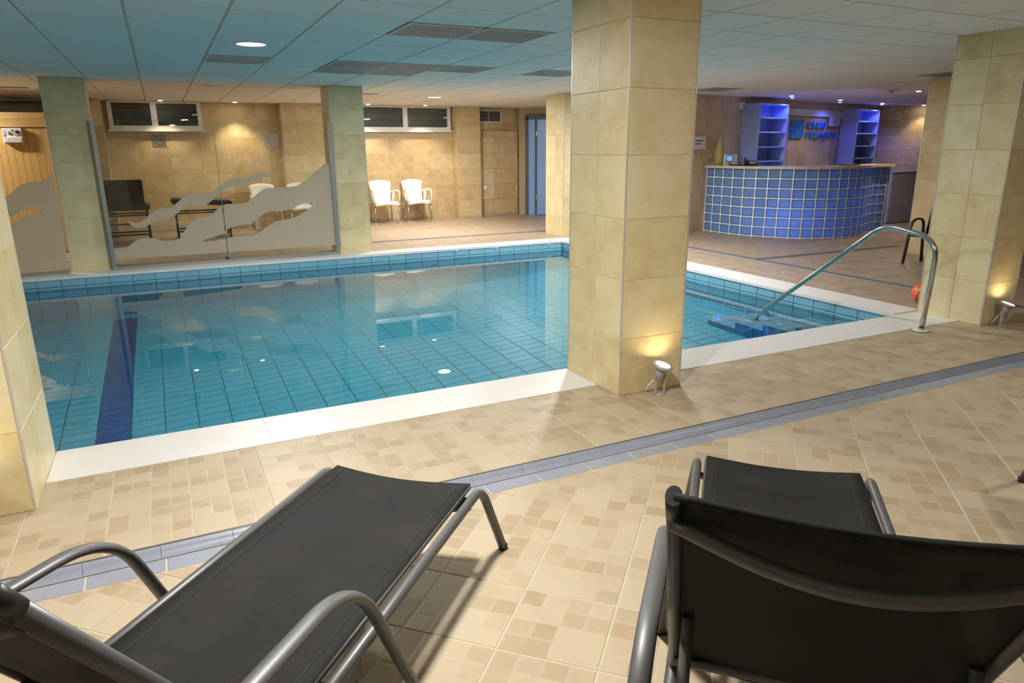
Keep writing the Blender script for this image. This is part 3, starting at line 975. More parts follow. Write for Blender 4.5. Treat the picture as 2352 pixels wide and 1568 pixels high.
# slanted wall with the door, then the wall toward the reception
def slab_wall(name, a, b, th, label, z1=ZC + 0.05, tiles=True, pu=0.52, mat='stone_back', keep=None):
    a = Vector((a[0], a[1], 0)); b = Vector((b[0], b[1], 0)); d = (b - a).normalized(); n = Vector((d.y, -d.x, 0))
    vs = [a, b, b - n * th, a - n * th]
    o = tag(obj(name, MB().prism([(v.x, v.y) for v in vs][::-1], -0.02, z1), M['grout']), label, kind='structure')
    if tiles:
        panel(o, a + Vector((0, 0, 0.03)), d, (0, 0, 1), (b - a).length, ZC - 0.03, pu, RB, M[mat], 0.003, 0.003, keep=keep)
    return o, a, d, n
wd, A, D, N = slab_wall('wall_corner', (7.40, 14.72), (8.90, 13.22), 0.15, 'slanted wall holding the grey framed door', keep=lambda c: c.x < 7.52 or c.x > 8.48 or c.z > 2.2)
slab_wall('wall_passage', (8.90, 13.22), (8.45, 10.10), 0.15, 'side wall of the passage behind the far pillar', tiles=False)
wr, RA, RD, RN = slab_wall('wall_reception', (8.20, 9.90), (15.3, 11.675), 0.15, 'beige tiled wall behind the reception counter')
slab_wall('wall_right', (15.3, 11.675), (17.4, 8.2), 0.15, 'tiled side wall beyond the grey cabinet')
wall('wall_left', -4.6, -4.4, -3.0, 14.8, 'plain side wall beyond the sauna')
wall('wall_front', -4.6, 18.0, -3.2, -3.0, 'plain wall behind the viewer')
wall('wall_side', 17.8, 18.0, -3.0, 12.0, 'plain far side wall of the deck')

# door in the slanted wall
def on(a, d, n, s, off, z):
    p = a + d * s + n * off
    return Vector((p.x, p.y, z))
door = tag(thing('door_1', 'grey framed door with pale blue glass beside the far pillar', 'door'), kind='structure'); del door['category']
DM = Matrix(((D.x, N.x, 0, A.x), (D.y, N.y, 0, A.y), (0, 0, 1, 0), (0, 0, 0, 1)))
mb = MB()
for a_ in ((0.17, 0.24, 0.0, 2.16), (1.45, 1.52, 0.0, 2.16), (0.17, 1.52, 2.10, 2.20)):
    mb.box(a_[0], a_[1], 0.0, 0.05, a_[2], a_[3], DM)
obj('door_frame', mb, M['door_frame'], door)
obj('mullion', MB().box(0.395, 0.44, 0.0, 0.045, 0, 2.1, DM), M['door_frame'], door)
obj('side_glass', MB().box(0.24, 0.395, 0.012, 0.022, 0.0, 2.1, DM), M['door_glass'], door)
obj('door_leaf', MB().box(0.445, 1.45, 0.012, 0.030, 0.01, 2.1, DM), M['door_glass'], door)
for zz in (0.35, 1.75):
    obj('hinge', MB().box(0.43, 0.455, 0.03, 0.055, zz, zz + 0.09, DM), M['alu'], door)

# windows with dark slatted shutters
def window(n, x0, x1, z0, z1, y, mids, label, handle=True):
    w = tag(thing('window_%d' % n, label, 'window', (x0, y, z0)), kind='structure'); del w['category']
    W = x1 - x0; H = z1 - z0; f = 0.07
    def bar(name, a, b, c, d, y0=-0.06, y1=0.02, mat='white_frame'):
        return obj(name, MB().box(a, b, y0, y1, c, d), M[mat], w)
    bar('frame_bar', 0, W, 0, f); bar('frame_bar', 0, W, H - 0.03, H)
    bar('frame_bar', 0, f, f, H - 0.03); bar('frame_bar', W - f, W, f, H - 0.03)
    for m_ in mids: bar('mullion', m_ - 0.05, m_ + 0.05, f, H - 0.03)
    bar('sill', -0.03, W + 0.03, -0.03, 0.0, -0.09, 0.02)
    edges = [f] + sum([[m_ - 0.05, m_ + 0.05] for m_ in mids], []) + [W - f]
    for a, b in zip(edges[0::2], edges[1::2]):
        zz = f
        while zz < H - 0.04:
            zt = min(H - 0.03, zz + 0.135)
            s = obj('slat', MB().box(a, b, -0.012, 0.012, zz + 0.003, zt - 0.003), M['shutter'], w)
            zz += 0.138
        pn = obj('pane', MB().box(a, b, -0.034, -0.030, f, H - 0.03), M['glass'], w)
    if handle: obj('handle', MB().box(W - f - 0.09, W - f + 0.02, -0.085, -0.06, H * 0.52, H * 0.52 + 0.025), M['white_frame'], w)
window(1, -0.70, 0.82, 1.86, ZC - 0.005, YB - 0.02, [0.73], 'white framed high window above the black benches')
window(2, 3.78, 5.75, 1.86, ZC - 0.005, YB - 0.02, [0.96], 'white framed high window above the white chairs')
window(3, -3.6, -1.55, 1.98, ZC - 0.005, YB - 0.02, [1.0], 'white framed high window above the sauna', False)

# wall grille and socket by the door
v = thing('wall_grille', 'dark ventilation grille high on the wall beside the door', 'grille', (6.68, YB, 2.17))
mb = MB()
for a in ((-0.31, 0.31, -0.13, -0.11), (-0.31, 0.31, 0.11, 0.13), (-0.31, -0.285, -0.11, 0.11), (0.285, 0.31, -0.11, 0.11)):
    mb.box(a[0], a[1], -0.03, 0.0, a[2], a[3])
obj('frame', mb, M['white_frame'], v)
obj('backing', MB().box(-0.285, 0.285, -0.006, 0.0, -0.11, 0.11), M['blackplastic'], v)
for q in range(8):
    obj('slat', MB().box(-0.285, 0.285, -0.022, -0.008, -0.105 + q * 0.0275, -0.096 + q * 0.0275), M['vent'], v)
obj('divider', MB().box(-0.008, 0.008, -0.026, -0.006, -0.11, 0.11), M['vent'], v)
v = thing('wall_socket', 'small white socket on the lower wall beside the door', 'socket', (6.52, 14.692, 0.63))
obj('plate', MB().box(-0.045, 0.045, -0.03, 0.0, -0.045, 0.045), M['white_plastic'], v)
obj('cover', MB().box(-0.035, 0.035, -0.042, -0.03, -0.035, 0.035), M['white_plastic'], v)

# ================================================================== SAUNA
sa = thing('sauna_cabin', 'pine boarded sauna cabin seen left of the far pillar', 'sauna', (-4.3, 12.6, 0))
sw = 3.05
obj('body', MB().box(0, sw, 0.03, 1.4, 0.02, 1.86), M['wood_beam'], sa)
nb = int(sw / 0.0905)
pm = MB().box(-0.0435, 0.0435, -0.008, 0.03, 0.02, 1.825).mesh('plank', M['wood'])
for k in range(nb):
    link('plank', pm, sa, Matrix.Translation((0.045 + k * 0.0905, 0, 0)))
obj('beam', MB().box(-0.01, sw, -0.03, 0.05, 1.835, 1.95), M['wood_beam'], sa)
obj('beam', MB().box(-0.01, sw, -0.012, 0.05, 1.953, 2.04), M['wood_beam'], sa)
obj('roof', MB().box(0, sw, 0.05, 1.4, 1.86, 2.0), M['wood_beam'], sa)
u_ = thing('control_panel', 'white sauna control box with dials on the pine boards', 'control box', (-1.835, 12.590, 1.72))
obj('case', MB().box(-0.115, 0.115, -0.09, 0.0, -0.10, 0.10), M['white_plastic'], u_)
for k in range(8):
    obj('fin', MB().box(-0.10 + k * 0.026, -0.085 + k * 0.026, -0.10, -0.09, -0.095, -0.03), M['white_frame'], u_)
obj('display', MB().box(-0.10, -0.075, -0.094, -0.09, 0.0, 0.07), M['vent_slat'], u_)
obj('dial', MB().lathe([(0.028, 0), (0.026, 0.02), (0.008, 0.022)], 16, Matrix.Translation((0.065, -0.09, 0.045)) @ Matrix.Rotation(PI / 2, 4, 'X')), M['ink'], u_)
obj('dial', MB().lathe([(0.024, 0), (0.022, 0.018), (0.008, 0.02)], 16, Matrix.Translation((-0.04, -0.09, 0.035)) @ Matrix.Rotation(PI / 2, 4, 'X')), M['vent_slat'], u_)
obj('button', MB().box(0.0, 0.022, -0.095, -0.09, 0.055, 0.075), M['ink'], u_)
obj('button', MB().box(-0.005, 0.024, -0.095, -0.09, 0.015, 0.033), M['vase'], u_)
obj('red_label', MB().box(0.035, 0.105, -0.0925, -0.09, -0.012, 0.002), M['red_ink'], u_)
obj('red_label', MB().box(-0.10, -0.07, -0.0925, -0.09, -0.016, -0.004), M['red_ink'], u_)

# ================================================================== GLASS SCREENS
RIB = [(-0.445, 0.621), (-0.389, 0.595), (-0.32, 0.595), (-0.255, 0.63), (-0.184, 0.704), (-0.09, 0.757), (0.017, 0.762), (0.09, 0.778), (0.169, 0.843), (0.25, 0.917), (0.325, 0.944), (0.452, 0.939), (0.563, 0.945), (0.664, 1.011), (0.745, 1.067), (0.845, 1.123), (0.959, 1.13), (1.074, 1.128), (1.196, 1.184), (1.295, 1.202), (1.469, 1.164), (1.347, 1.131), (1.229, 1.124), (1.127, 1.077), (1.025, 1.03), (0.909, 1.013), (0.794, 1.007), (0.714, 0.96), (0.61, 0.865), (0.509, 0.79), (0.414, 0.77), (0.288, 0.78), (0.193, 0.745), (0.112, 0.67), (0.017, 0.626), (-0.091, 0.612), (-0.183, 0.578), (-0.276, 0.535), (-0.363, 0.53), (-0.426, 0.572)]
BIG = [(-0.655, 0.25), (-0.518, 0.279), (-0.442, 0.332), (-0.365, 0.385), (-0.259, 0.398), (-0.156, 0.382), (-0.072, 0.347), (0.035, 0.34), (0.128, 0.364), (0.216, 0.488), (0.3, 0.583), (0.379, 0.628), (0.528, 0.631), (0.59, 0.688), (0.674, 0.764), (0.752, 0.79), (0.885, 0.785), (1.021, 0.799), (1.127, 0.886), (1.253, 0.973), (1.393, 0.989), (1.533, 0.984), (1.696, 1.0), (1.826, 1.078), (1.937, 1.168), (2.025, 1.228), (2.10, 1.30)]
HU = [(0.387, 0.304), (0.438, 0.335), (0.533, 0.349), (0.651, 0.393), (0.764, 0.468), (0.893, 0.501), (1.05, 0.514), (1.135, 0.581), (1.241, 0.648), (1.363, 0.673), (1.504, 0.667), (1.629, 0.703), (1.778, 0.759), (1.946, 0.763)]
HL = [(0.387, 0.304), (0.566, 0.307), (0.741, 0.337), (0.877, 0.349), (1.053, 0.349), (1.156, 0.394), (1.264, 0.471), (1.369, 0.528), (1.492, 0.543), (1.638, 0.567), (1.768, 0.634), (1.857, 0.704), (1.946, 0.763)]
SB = [(-1.95, 0.88), (-1.752, 0.953), (-1.656, 0.994), (-1.586, 1.053), (-1.517, 1.112), (-1.422, 1.136), (-1.329, 1.142), (-1.247, 1.176), (-1.183, 1.236), (-1.168, 1.307)]
SHU = [(-1.95, 0.69), (-1.722, 0.73), (-1.652, 0.745), (-1.584, 0.795), (-1.52, 0.816), (-1.414, 0.806), (-1.303, 0.77)]
SHL = [(-1.95, 0.60), (-1.706, 0.649), (-1.648, 0.682), (-1.565, 0.723), (-1.485, 0.746), (-1.392, 0.751), (-1.303, 0.77)]
def lerp_at(L, x):
    for (a, za), (b, zb) in zip(L, L[1:]):
        if a <= x <= b and b > a:
            return za + (zb - za) * (x - a) / (b - a)
    return L[0][1] if x < L[0][0] else L[-1][1]
def film(bands, x0, x1, y, name, parent, step=0.02):
    """thin frosted film between a lower and an upper outline, strip by strip"""
    mb = MB()
    n = max(2, int((x1 - x0) / step))
    for k in range(n):
        a = x0 + (x1 - x0) * k / n; b = x0 + (x1 - x0) * (k + 1) / n
        for lo, hi in bands(a, b):
            (la, lb), (ha, hb) = lo, hi
            if ha - la < 1e-4 and hb - lb < 1e-4: continue
            ha = max(ha, la + 1e-5); hb = max(hb, lb + 1e-5)
            vs = [(a, y, la), (b, y, lb), (b, y, hb), (a, y, ha), (a, y + 0.001, la), (b, y + 0.001, lb), (b, y + 0.001, hb), (a, y + 0.001, ha)]
            mb.add(vs, [(0, 1, 2, 3), (7, 6, 5, 4)])
    return obj(name, mb, M['frost'], parent)
def big_bands(a, b):
    out = []
    if 0.387 <= (a + b) / 2 <= 1.946:
        out.append(((0.14, 0.14), (lerp_at(HL, a), lerp_at(HL, b))))
        out.append(((lerp_at(HU, a), lerp_at(HU, b)), (lerp_at(BIG, a), lerp_at(BIG, b))))
    else:
        out.append(((0.14, 0.14), (lerp_at(BIG, a), lerp_at(BIG, b))))
    return out
RU = RIB[:21]; RL = [RIB[0]] + RIB[:19:-1]
RL = [RIB[0], RIB[39], RIB[38], RIB[37], RIB[36], RIB[35], RIB[34], RIB[33], RIB[32], RIB[31], RIB[30], RIB[29], RIB[28], RIB[27], RIB[26], RIB[25], RIB[24], RIB[23], RIB[22], RIB[21], RIB[20]]
def rib_bands(a, b):
    return [((lerp_at(RL, a), lerp_at(RL, b)), (lerp_at(RU, a), lerp_at(RU, b)))]
def sauna_bands(a, b):
    out = []
    if (a + b) / 2 < -1.303:
        out.append(((0.06, 0.06), (lerp_at(SHL, a), lerp_at(SHL, b))))
        out.append(((lerp_at(SHU, a), lerp_at(SHU, b)), (lerp_at(SB, a), lerp_at(SB, b))))
    else:
        out.append(((0.06, 0.06), (lerp_at(SB, a), lerp_at(SB, b))))
    return out
def text_mesh(s, size, shear=0.18, extrude=0.0005, spacing=1.0, offset=0.0):
    c = bpy.data.curves.new('lettering', 'FONT')
    c.body = s; c.size = size; c.shear = shear; c.extrude = extrude; c.space_character = spacing; c.offset = offset
    c.align_x = 'LEFT'
    o = bpy.data.objects.new('lettering_tmp', c); COL.objects.link(o)
    bpy.context.view_layer.update()
    dg = bpy.context.evaluated_depsgraph_get()
    me = bpy.data.meshes.new_from_object(o.evaluated_get(dg))
    bpy.data.objects.remove(o)
    me.materials.clear()
    return me
def fit_text(s, x0, x1, z0, z1, y, mat, name, parent, mirror=False, shear=0.18, extrude=0.0005, offset=0.0, mtx=None):
    me = text_mesh(s, 1.0, shear, 0.0, 1.05, offset)
    xs = [v.co.x for v in me.vertices]; ys = [v.co.y for v in me.vertices]
    sx = (x1 - x0) / (max(xs) - min(xs)); sy = (z1 - z0) / (max(ys) - min(ys))
    mx, my = min(xs), min(ys)
    vs = []
    for v in me.vertices:
        X = (v.co.x - mx) * sx; Z = (v.co.y - my) * sy
        vs.append(((x1 - X) if mirror else (x0 + X), y, z0 + Z))
    fs = [tuple(p.vertices) for p in me.polygons]
    if extrude > 0.001:
        n = len(vs)
        from collections import Counter
        ec = Counter()
        for f in fs:
            for a, b in zip(f, f[1:] + f[:1]): ec[(a, b)] += 1
        bd = [(a, b) for (a, b) in ec if (b, a) not in ec]
        vs = vs + [(p[0], p[1] + extrude, p[2]) for p in vs]
        fs = fs + [tuple(i + n for i in reversed(f)) for f in fs] + [(b, a, a + n, b + n) for a, b in bd]
    mb = MB().add([mtx @ Vector(p) for p in vs] if mtx is not None else vs, fs)
    bpy.data.meshes.remove(me)
    return obj(name, mb, mat, parent)
def swirl_pts(cx, cz, s, y, flip=1, ax=1.0):
    flip = flip * ax
    """the hooked wave line and the spiral of the emblem"""
    a = []
    for k in range(15):
        t = k / 14
        a.append((cx + flip * s * (0.46 - 0.20 * t - 0.42 * t ** 3), y, cz + s * (0.46 - 0.86 * t + 0.08 * math.sin(t * PI))))
    b = []
    for k in range(26):
        t = k / 25
        r = s * (0.36 - 0.25 * t); an = math.radians(175 - 330 * t)
        b.append((cx + flip * (-s * 0.06 + r * math.cos(an)), y, cz - s * 0.02 + r * math.sin(an)))
    return a, b
def emblem(cx, cz, s, y, parent, mat_sq, mat_line, flip, th=0.0012, mtx=None, lw=0.025, ax=1.0):
    q = obj('emblem', MB().box(cx - s * ax / 2, cx + s * ax / 2, y, y + th, cz - s / 2, cz + s / 2, mtx), mat_sq, parent)
    for L in swirl_pts(cx, cz, s, y - 0.0012, flip, ax):
        L = [mtx @ Vector(p) for p in L] if mtx is not None else L
        obj('emblem_line', MB().tube(L, s * lw, s * lw * 0.4, 6, up=(0, -1, 0)), mat_line, q)
    return q
GYP = 10.30
def screen(x0, x1, label):
    g = thing('glass_screen', label, 'glass screen', ((x0 + x1) / 2, GYP, 0))
    return g, -(x0 + x1) / 2
def shift(ob, dx):
    ob.location = (dx, -GYP, 0)
    return ob
g, dx = screen(-0.665, 0.700, 'clear glass screen with frosted waves, left pane, beside the left far pillar')
shift(obj('pane', MB().box(-0.66, 0.696, GYP, GYP + 0.010, 0.045, 1.862), M['glass'], g), dx)
shift(obj('pane_edge', MB().box(0.696, 0.703, GYP - 0.001, GYP + 0.011, 0.03, 1.868), M['glass_edge'], g), dx)
shift(film(big_bands, -0.655, 0.69, GYP - 0.0025, 'frosted_wave', g), dx)
shift(film(rib_bands, -0.445, 0.69, GYP - 0.0025, 'frosted_wave', g), dx)
shift(obj('side_channel', MB().box(-0.70, -0.655, GYP - 0.018, GYP + 0.028, 0.0, 1.855), M['alu'], g), dx)
shift(obj('bottom_rail', MB().box(-0.70, 0.70, GYP - 0.02, GYP + 0.03, 0.004, 0.048), M['alu'], g), dx)
shift(emblem(0.038, 1.607, 0.168, GYP - 0.003, g, M['etch_dark'], M['etch_text'], -1, 0.001, None, 0.035), dx)
shift(fit_text('CLUB', -0.055, 0.176, 1.417, 1.470, GYP - 0.003, M['etch_text'], 'lettering', g, True), dx)
shift(obj('hinge_clip', MB().box(0.662, 0.702, GYP - 0.025, GYP + 0.035, 0.049, 0.08), M['black'], g), dx)
g, dx = screen(0.705, 2.235, 'clear glass screen with frosted waves and mirrored lettering, right pane, by the middle far pillar')
shift(obj('pane', MB().box(0.707, 2.185, GYP, GYP + 0.010, 0.045, 1.862), M['glass'], g), dx)
shift(film(big_bands, 0.71, 2.18, GYP - 0.0025, 'frosted_wave', g), dx)
shift(film(rib_bands, 0.71, 1.469, GYP - 0.0025, 'frosted_wave', g), dx)
shift(obj('side_channel', MB().box(2.18, 2.232, GYP - 0.018, GYP + 0.028, 0.0, 1.855), M['alu'], g), dx)
shift(obj('bottom_rail', MB().box(0.705, 2.232, GYP - 0.02, GYP + 0.03, 0.004, 0.048), M['alu'], g), dx)
shift(emblem(1.404, 1.615, 0.178, GYP - 0.003, g, M['etch'], M['etch_text'], -1, 0.001, None, 0.035), dx)
shift(fit_text('CLUB', 1.355, 1.548, 1.420, 1.477, GYP - 0.003, M['etch_text'], 'lettering', g, True), dx)
shift(fit_text('PELAGOS', 1.150, 1.647, 1.304, 1.362, GYP - 0.003, M['etch_text'], 'lettering', g, True), dx)
g, dx = screen(-3.4, -1.172, 'glass screen with frosted waves in front of the sauna')
shift(obj('pane', MB().box(-3.4, -1.175, GYP, GYP + 0.010, 0.045, 1.862), M['glass'], g), dx)
shift(film(sauna_bands, -1.95, -1.178, GYP - 0.0025, 'frosted_wave', g), dx)
shift(obj('bottom_rail', MB().box(-3.4, -1.172, GYP - 0.02, GYP + 0.03, 0.004, 0.048), M['alu'], g), dx)

# ================================================================== RECEPTION COUNTER
CP = [(8.777, 9.964), (8.765, 9.76), (8.777, 9.555), (8.79, 9.33), (8.815, 9.10), (8.873, 8.88), (8.974, 8.716), (9.076, 8.554), (9.188, 8.388), (9.325, 8.258), (9.484, 8.158), (9.656, 8.083), (9.842, 8.034), (10.021, 8.010), (10.20, 8.010), (10.375, 8.038), (10.55, 8.085), (10.73, 8.135), (10.912, 8.185), (11.091, 8.238), (11.268, 8.287), (11.456, 8.333)]
# the last columns swing out in a shallow S
CP[16:] = [(10.545, 8.085), (10.71, 8.165), (10.87, 8.265), (11.045, 8.335), (11.24, 8.365), (11.44, 8.370)]
CTZ = 1.165
rc = thing('reception_counter', 'curved reception counter of blue glass blocks with cream top', 'counter', (9.9, 8.9, 0))
RO = Matrix.Translation((-9.9, -8.9, 0))
RH = 0.158
rows7 = [0.02 + k * (CTZ - 0.06) / 7 for k in range(8)]
rh = rows7[1] - rows7[0]
nor = []
for k in range(len(CP)):
    a = Vector(CP[max(k - 1, 0)]); b = Vector(CP[min(k + 1, len(CP) - 1)])
    t_ = (b - a).normalized(); nor.append(Vector((-t_.y, t_.x)))   # inward (behind the counter)
def block_mesh(w, h):
    mb = MB(); d = 0.075; i = 0.016; e = 0.007
    o_ = [(-w / 2, 0, -h / 2), (w / 2, 0, -h / 2), (w / 2, 0, h / 2), (-w / 2, 0, h / 2)]
    n_ = [(-w / 2 + i, 0, -h / 2 + i), (w / 2 - i, 0, -h / 2 + i), (w / 2 - i, 0, h / 2 - i), (-w / 2 + i, 0, h / 2 - i)]
    r_ = [(p[0] * 0.96, e, p[2] * 0.96) for p in n_]
    b_ = [(p[0], d, p[2]) for p in o_]
    vs = o_ + n_ + r_ + b_
    fs = [(8, 9, 10, 11), (15, 14, 13, 12)]
    for k in range(4):
        j = (k + 1) % 4
        fs += [(k, j, j + 4, k + 4), (k + 4, j + 4, j + 8, k + 8), (k, k + 12, j + 12, j)]
    me = mb.add(vs, fs).mesh('glass_block', M['block_edge'])
    me.materials.append(M['block'])
    me.polygons[0].material_index = 1
    return me
bm_cache = {}
mort = MB()
for k in range(len(CP) - 1):
    a = Vector(CP[k]); b = Vector(CP[k + 1]); d = (b - a); L = d.length; d.normalize()
    n_ = Vector((-d.y, d.x))
    key = round(L, 2)
    w = L - 0.014
    if key not in bm_cache: bm_cache[key] = block_mesh(w, rh - 0.012)
    c = (a + b) / 2
    for r_ in range(7):
        m = Matrix(((d.x, n_.x, 0, c.x), (d.y, n_.y, 0, c.y), (0, 0, 1, rows7[r_] + rh / 2), (0, 0, 0, 1)))
        link('glass_block', bm_cache[key], rc, RO @ m)
    for z_ in rows7:
        mm = Matrix(((d.x, n_.x, 0, a.x), (d.y, n_.y, 0, a.y), (0, 0, 1, z_), (0, 0, 0, 1)))
        mort.box(-0.002, L + 0.002, -0.001, 0.07, -0.008, 0.008, mm)
for k in range(len(CP)):
    d = Vector((nor[k].y, -nor[k].x)); n_ = nor[k]; a = Vector(CP[k])
    mm = Matrix(((d.x, n_.x, 0, a.x), (d.y, n_.y, 0, a.y), (0, 0, 1, 0), (0, 0, 0, 1)))
    mort.box(-0.009, 0.009, -0.002, 0.071, 0.0, rows7[-1], mm)
obj('mortar', mort, M['mortar'], rc, RO)
outer = [Vector(CP[k]) - nor[k] * 0.06 for k in range(len(CP))]
inner = [Vector(CP[k]) + nor[k] * 0.42 for k in range(len(CP))]
outer[-1] += Vector((0.10, 0.0)); inner[-1] += Vector((0.10, 0))
tp = MB(); n = len(CP)
vs = [(p.x, p.y, CTZ - 0.04) for p in outer] + [(p.x, p.y, CTZ - 0.04) for p in inner] + [(p.x, p.y, CTZ) for p in outer] + [(p.x, p.y, CTZ) for p in inner]
fs = []
for k in range(n - 1):
    fs += [(2 * n + k, 2 * n + k + 1, 3 * n + k + 1, 3 * n + k), (k, n + k, n + k + 1, k + 1), (k, k + 1, 2 * n + k + 1, 2 * n + k), (n + k, 3 * n + k, 3 * n + k + 1, n + k + 1)]
fs += [(0, 2 * n, 3 * n, n), (n - 1, 2 * n - 1, 4 * n - 1, 3 * n - 1)]
tp.add(vs, fs)
obj('counter_top', tp, M['counter_top'], rc, RO)
d = Vector(CP[-1]) - Vector(CP[-2])
obj('end_panel', MB().box(11.44, 11.50, 8.372, 8.80, 0.0, CTZ - 0.04), M['cab_grey'], rc, RO)
lamp('counter_glow', 'POINT', (9.50, 8.72, 0.32), 14.0, (0.30, 0.32, 1.0), 0.12)
lamp('counter_glow_b', 'POINT', (10.5, 8.75, 0.55), 6.0, (0.34, 0.40, 1.0), 0.12)

# things on the counter
v = thing('vase', 'tall straw coloured vase standing on the counter by the paper notice', 'vase', (9.02, 9.95, CTZ))
obj('body', MB().lathe([(0.065, 0), (0.085, 0.06), (0.09, 0.16), (0.075, 0.27), (0.045, 0.36), (0.024, 0.42), (0.02, 0.47)], 18), M['vase'], v)
v = thing('stereo', 'small silver stereo with a glowing blue dial on the counter', 'stereo', (9.03, 9.68, CTZ), math.radians(-38))
obj('case', MB().rbox(-0.12, 0.12, -0.09, 0.09, 0.0, 0.19, 0.02), M['silver'], v)
fm = Matrix.Translation((-0.02, -0.09, 0.12)) @ Matrix.Rotation(PI / 2, 4, 'X')
obj('dial_ring', MB().lathe([(0.062, 0), (0.06, 0.01), (0.046, 0.014), (0.046, 0.004)], 18, fm), M['alu'], v)
obj('display', MB().lathe([(0.045, 0), (0.045, 0.008), (0.02, 0.011)], 18, fm), M['screen_blue'], v)
obj('knob', MB().lathe([(0.02, 0), (0.018, 0.02)], 12, Matrix.Translation((-0.02, -0.09, 0.035)) @ Matrix.Rotation(PI / 2, 4, 'X')), M['chrome'], v)
v = thing('telephone', 'black desk telephone on the counter in front of the bookcase', 'telephone', (9.04, 9.20, CTZ), math.radians(-40))
wd_ = MB()
wd_.add([(-0.10, -0.10, 0), (0.10, -0.10, 0), (0.10, 0.10, 0), (-0.10, 0.10, 0), (-0.10, -0.10, 0.02), (0.10, -0.10, 0.02), (0.10, 0.10, 0.085), (-0.10, 0.10, 0.085)], [(0, 3, 2, 1), (4, 5, 6, 7), (0, 1, 5, 4), (1, 2, 6, 5), (2, 3, 7, 6), (3, 0, 4, 7)])
obj('base', wd_, M['blackplastic'], v)
obj('handset', MB().tube(fillet([(-0.085, -0.10, 0.045), (-0.085, -0.07, 0.085), (-0.085, 0.07, 0.125), (-0.085, 0.10, 0.095)], 0.03), 0.022, 0.016, 8), M['blackplastic'], v)
obj('keypad', MB().box(-0.02, 0.08, -0.05, 0.05, 0.052, 0.058, Matrix.Rotation(math.radians(18), 4, 'X')), M['vent'], v)
obj('cord', MB().tube([(-0.10, -0.02, 0.02), (-0.16, -0.04, 0.008), (-0.24, 0.0, 0.008), (-0.3, 0.06, 0.006)], 0.005, None, 6), M['blackplastic'], v)
v = thing('notepad', 'flat dark pad lying on the counter beside the telephone', 'pad', (8.95, 9.46, CTZ), 0.1)
obj('cover', MB().box(-0.07, 0.07, -0.09, 0.09, 0.0, 0.016), M['blackplastic'], v)
obj('pages', MB().box(-0.065, 0.068, -0.085, 0.085, 0.016, 0.020), M['vent'], v)
v = thing('folder', 'flat dark folder at the right end of the counter', 'folder', (10.35, 8.30, CTZ), 0.1)
obj('cover', MB().box(-0.15, 0.15, -0.10, 0.10, 0.0, 0.018), M['blackplastic'], v)
obj('pages', MB().box(-0.145, 0.148, -0.095, 0.095, 0.018, 0.021), M['vent'], v)

# bookcases on the reception wall
U = Vector((0.9701, 0.2425, 0)); BN = Vector((0.2425, -0.9701, 0))
def bookcase(loc, w, label):
    b = thing('bookcase', label, 'bookcase', (loc[0], loc[1], 0), math.atan2(0.2425, 0.9701), 'bookcases behind the reception')
    t = 0.022; Dp = 0.365; H = 2.24
    obj('side', MB().box(0, t, 0, Dp, 0, H), M['shelf_blue'], b)
    obj('side', MB().box(w - t, w, 0, Dp, 0, H), M['shelf_blue'], b)
    obj('top', MB().box(t, w - t, 0, Dp, H - t, H), M['shelf_blue'], b)
    obj('back', MB().box(t, w - t, Dp - 0.012, Dp, 0, H - t), M['shelf_blue'], b)
    for z_ in (0.1, 0.4, 0.68, 0.945, 1.21, 1.47, 1.735, 1.99):
        obj('shelf', MB().box(t, w - t, 0.004, Dp - 0.012, z_ - t / 2, z_ + t / 2), M['shelf_blue'], b)
bookcase((9.89, 9.935), 1.0, 'pale blue bookcase left of the club sign')
bookcase((13.66, 10.865), 1.04, 'pale blue bookcase right of the club sign')
WM = Matrix(((U.x, -BN.x, 0, 8.6), (U.y, -BN.y, 0, 10.0), (0, 0, 1, 0), (0, 0, 0, 1)))   # x along the wall, -y out of it
def sx(xw): return (xw - 8.6) / 0.9701
v = thing('wall_sign', 'blue club emblem and raised blue letters on the reception wall', 'sign')
emblem(sx(11.745), 1.812, 0.36, -0.045, v, M['sign_blue'], M['alu'], 1, 0.03, WM, 0.014, 1.36)
fit_text('CLUB', sx(12.14), sx(12.88), 1.845, 1.958, -0.045, M['sign_blue'], 'lettering', v, False, 0.2, 0.028, 0.0, WM)
fit_text('PELAGOS', sx(12.12), sx(13.40), 1.645, 1.765, -0.045, M['sign_blue'], 'lettering', v, False, 0.2, 0.028, 0.0, WM)
v = thing('wall_board', 'long white board fixed above the club sign', 'board')
obj('board', MB().box(sx(10.9), sx(13.62), -0.04, -0.009, 2.085, 2.205, WM), M['white_plastic'], v)
obj('ledge', MB().box(sx(10.9), sx(13.62), -0.055, -0.009, 2.075, 2.085, WM), M['white_plastic'], v)
v = thing('paper_notice', 'white paper notice hanging under the white board', 'notice')
obj('sheet', MB().box(sx(12.97), sx(13.45), -0.062, -0.058, 1.89, 2.08, WM), M['paper'], v)
for k in range(5):
    obj('text_line', MB().box(sx(13.05) , sx(13.36 - 0.06 * (k % 2)), -0.0632, -0.062, 2.035 - k * 0.03, 2.043 - k * 0.03, WM), M['ink'], v)
v = thing('paper_notice', 'white paper notice on the wall beside the big pillar and the vase', 'notice')
obj('sheet', MB().box(sx(8.42), sx(8.75), -0.013, -0.009, 1.44, 1.66, WM), M['paper'], v)
for k in range(2):
    obj('text_line', MB().box(sx(8.45), sx(8.68 - 0.06 * k), -0.0142, -0.013, 1.575 - k * 0.05, 1.592 - k * 0.05, WM), M['ink'], v)
v = thing('motion_sensor', 'small white motion sensor beside the left bookcase top', 'sensor')
obj('case', MB().box(sx(9.70), sx(9.79), -0.06, -0.009, 2.14, 2.26, WM), M['white_plastic'], v)
obj('lens', MB().box(sx(9.715), sx(9.775), -0.068, -0.06, 2.17, 2.21, WM), M['vent_slat'], v)
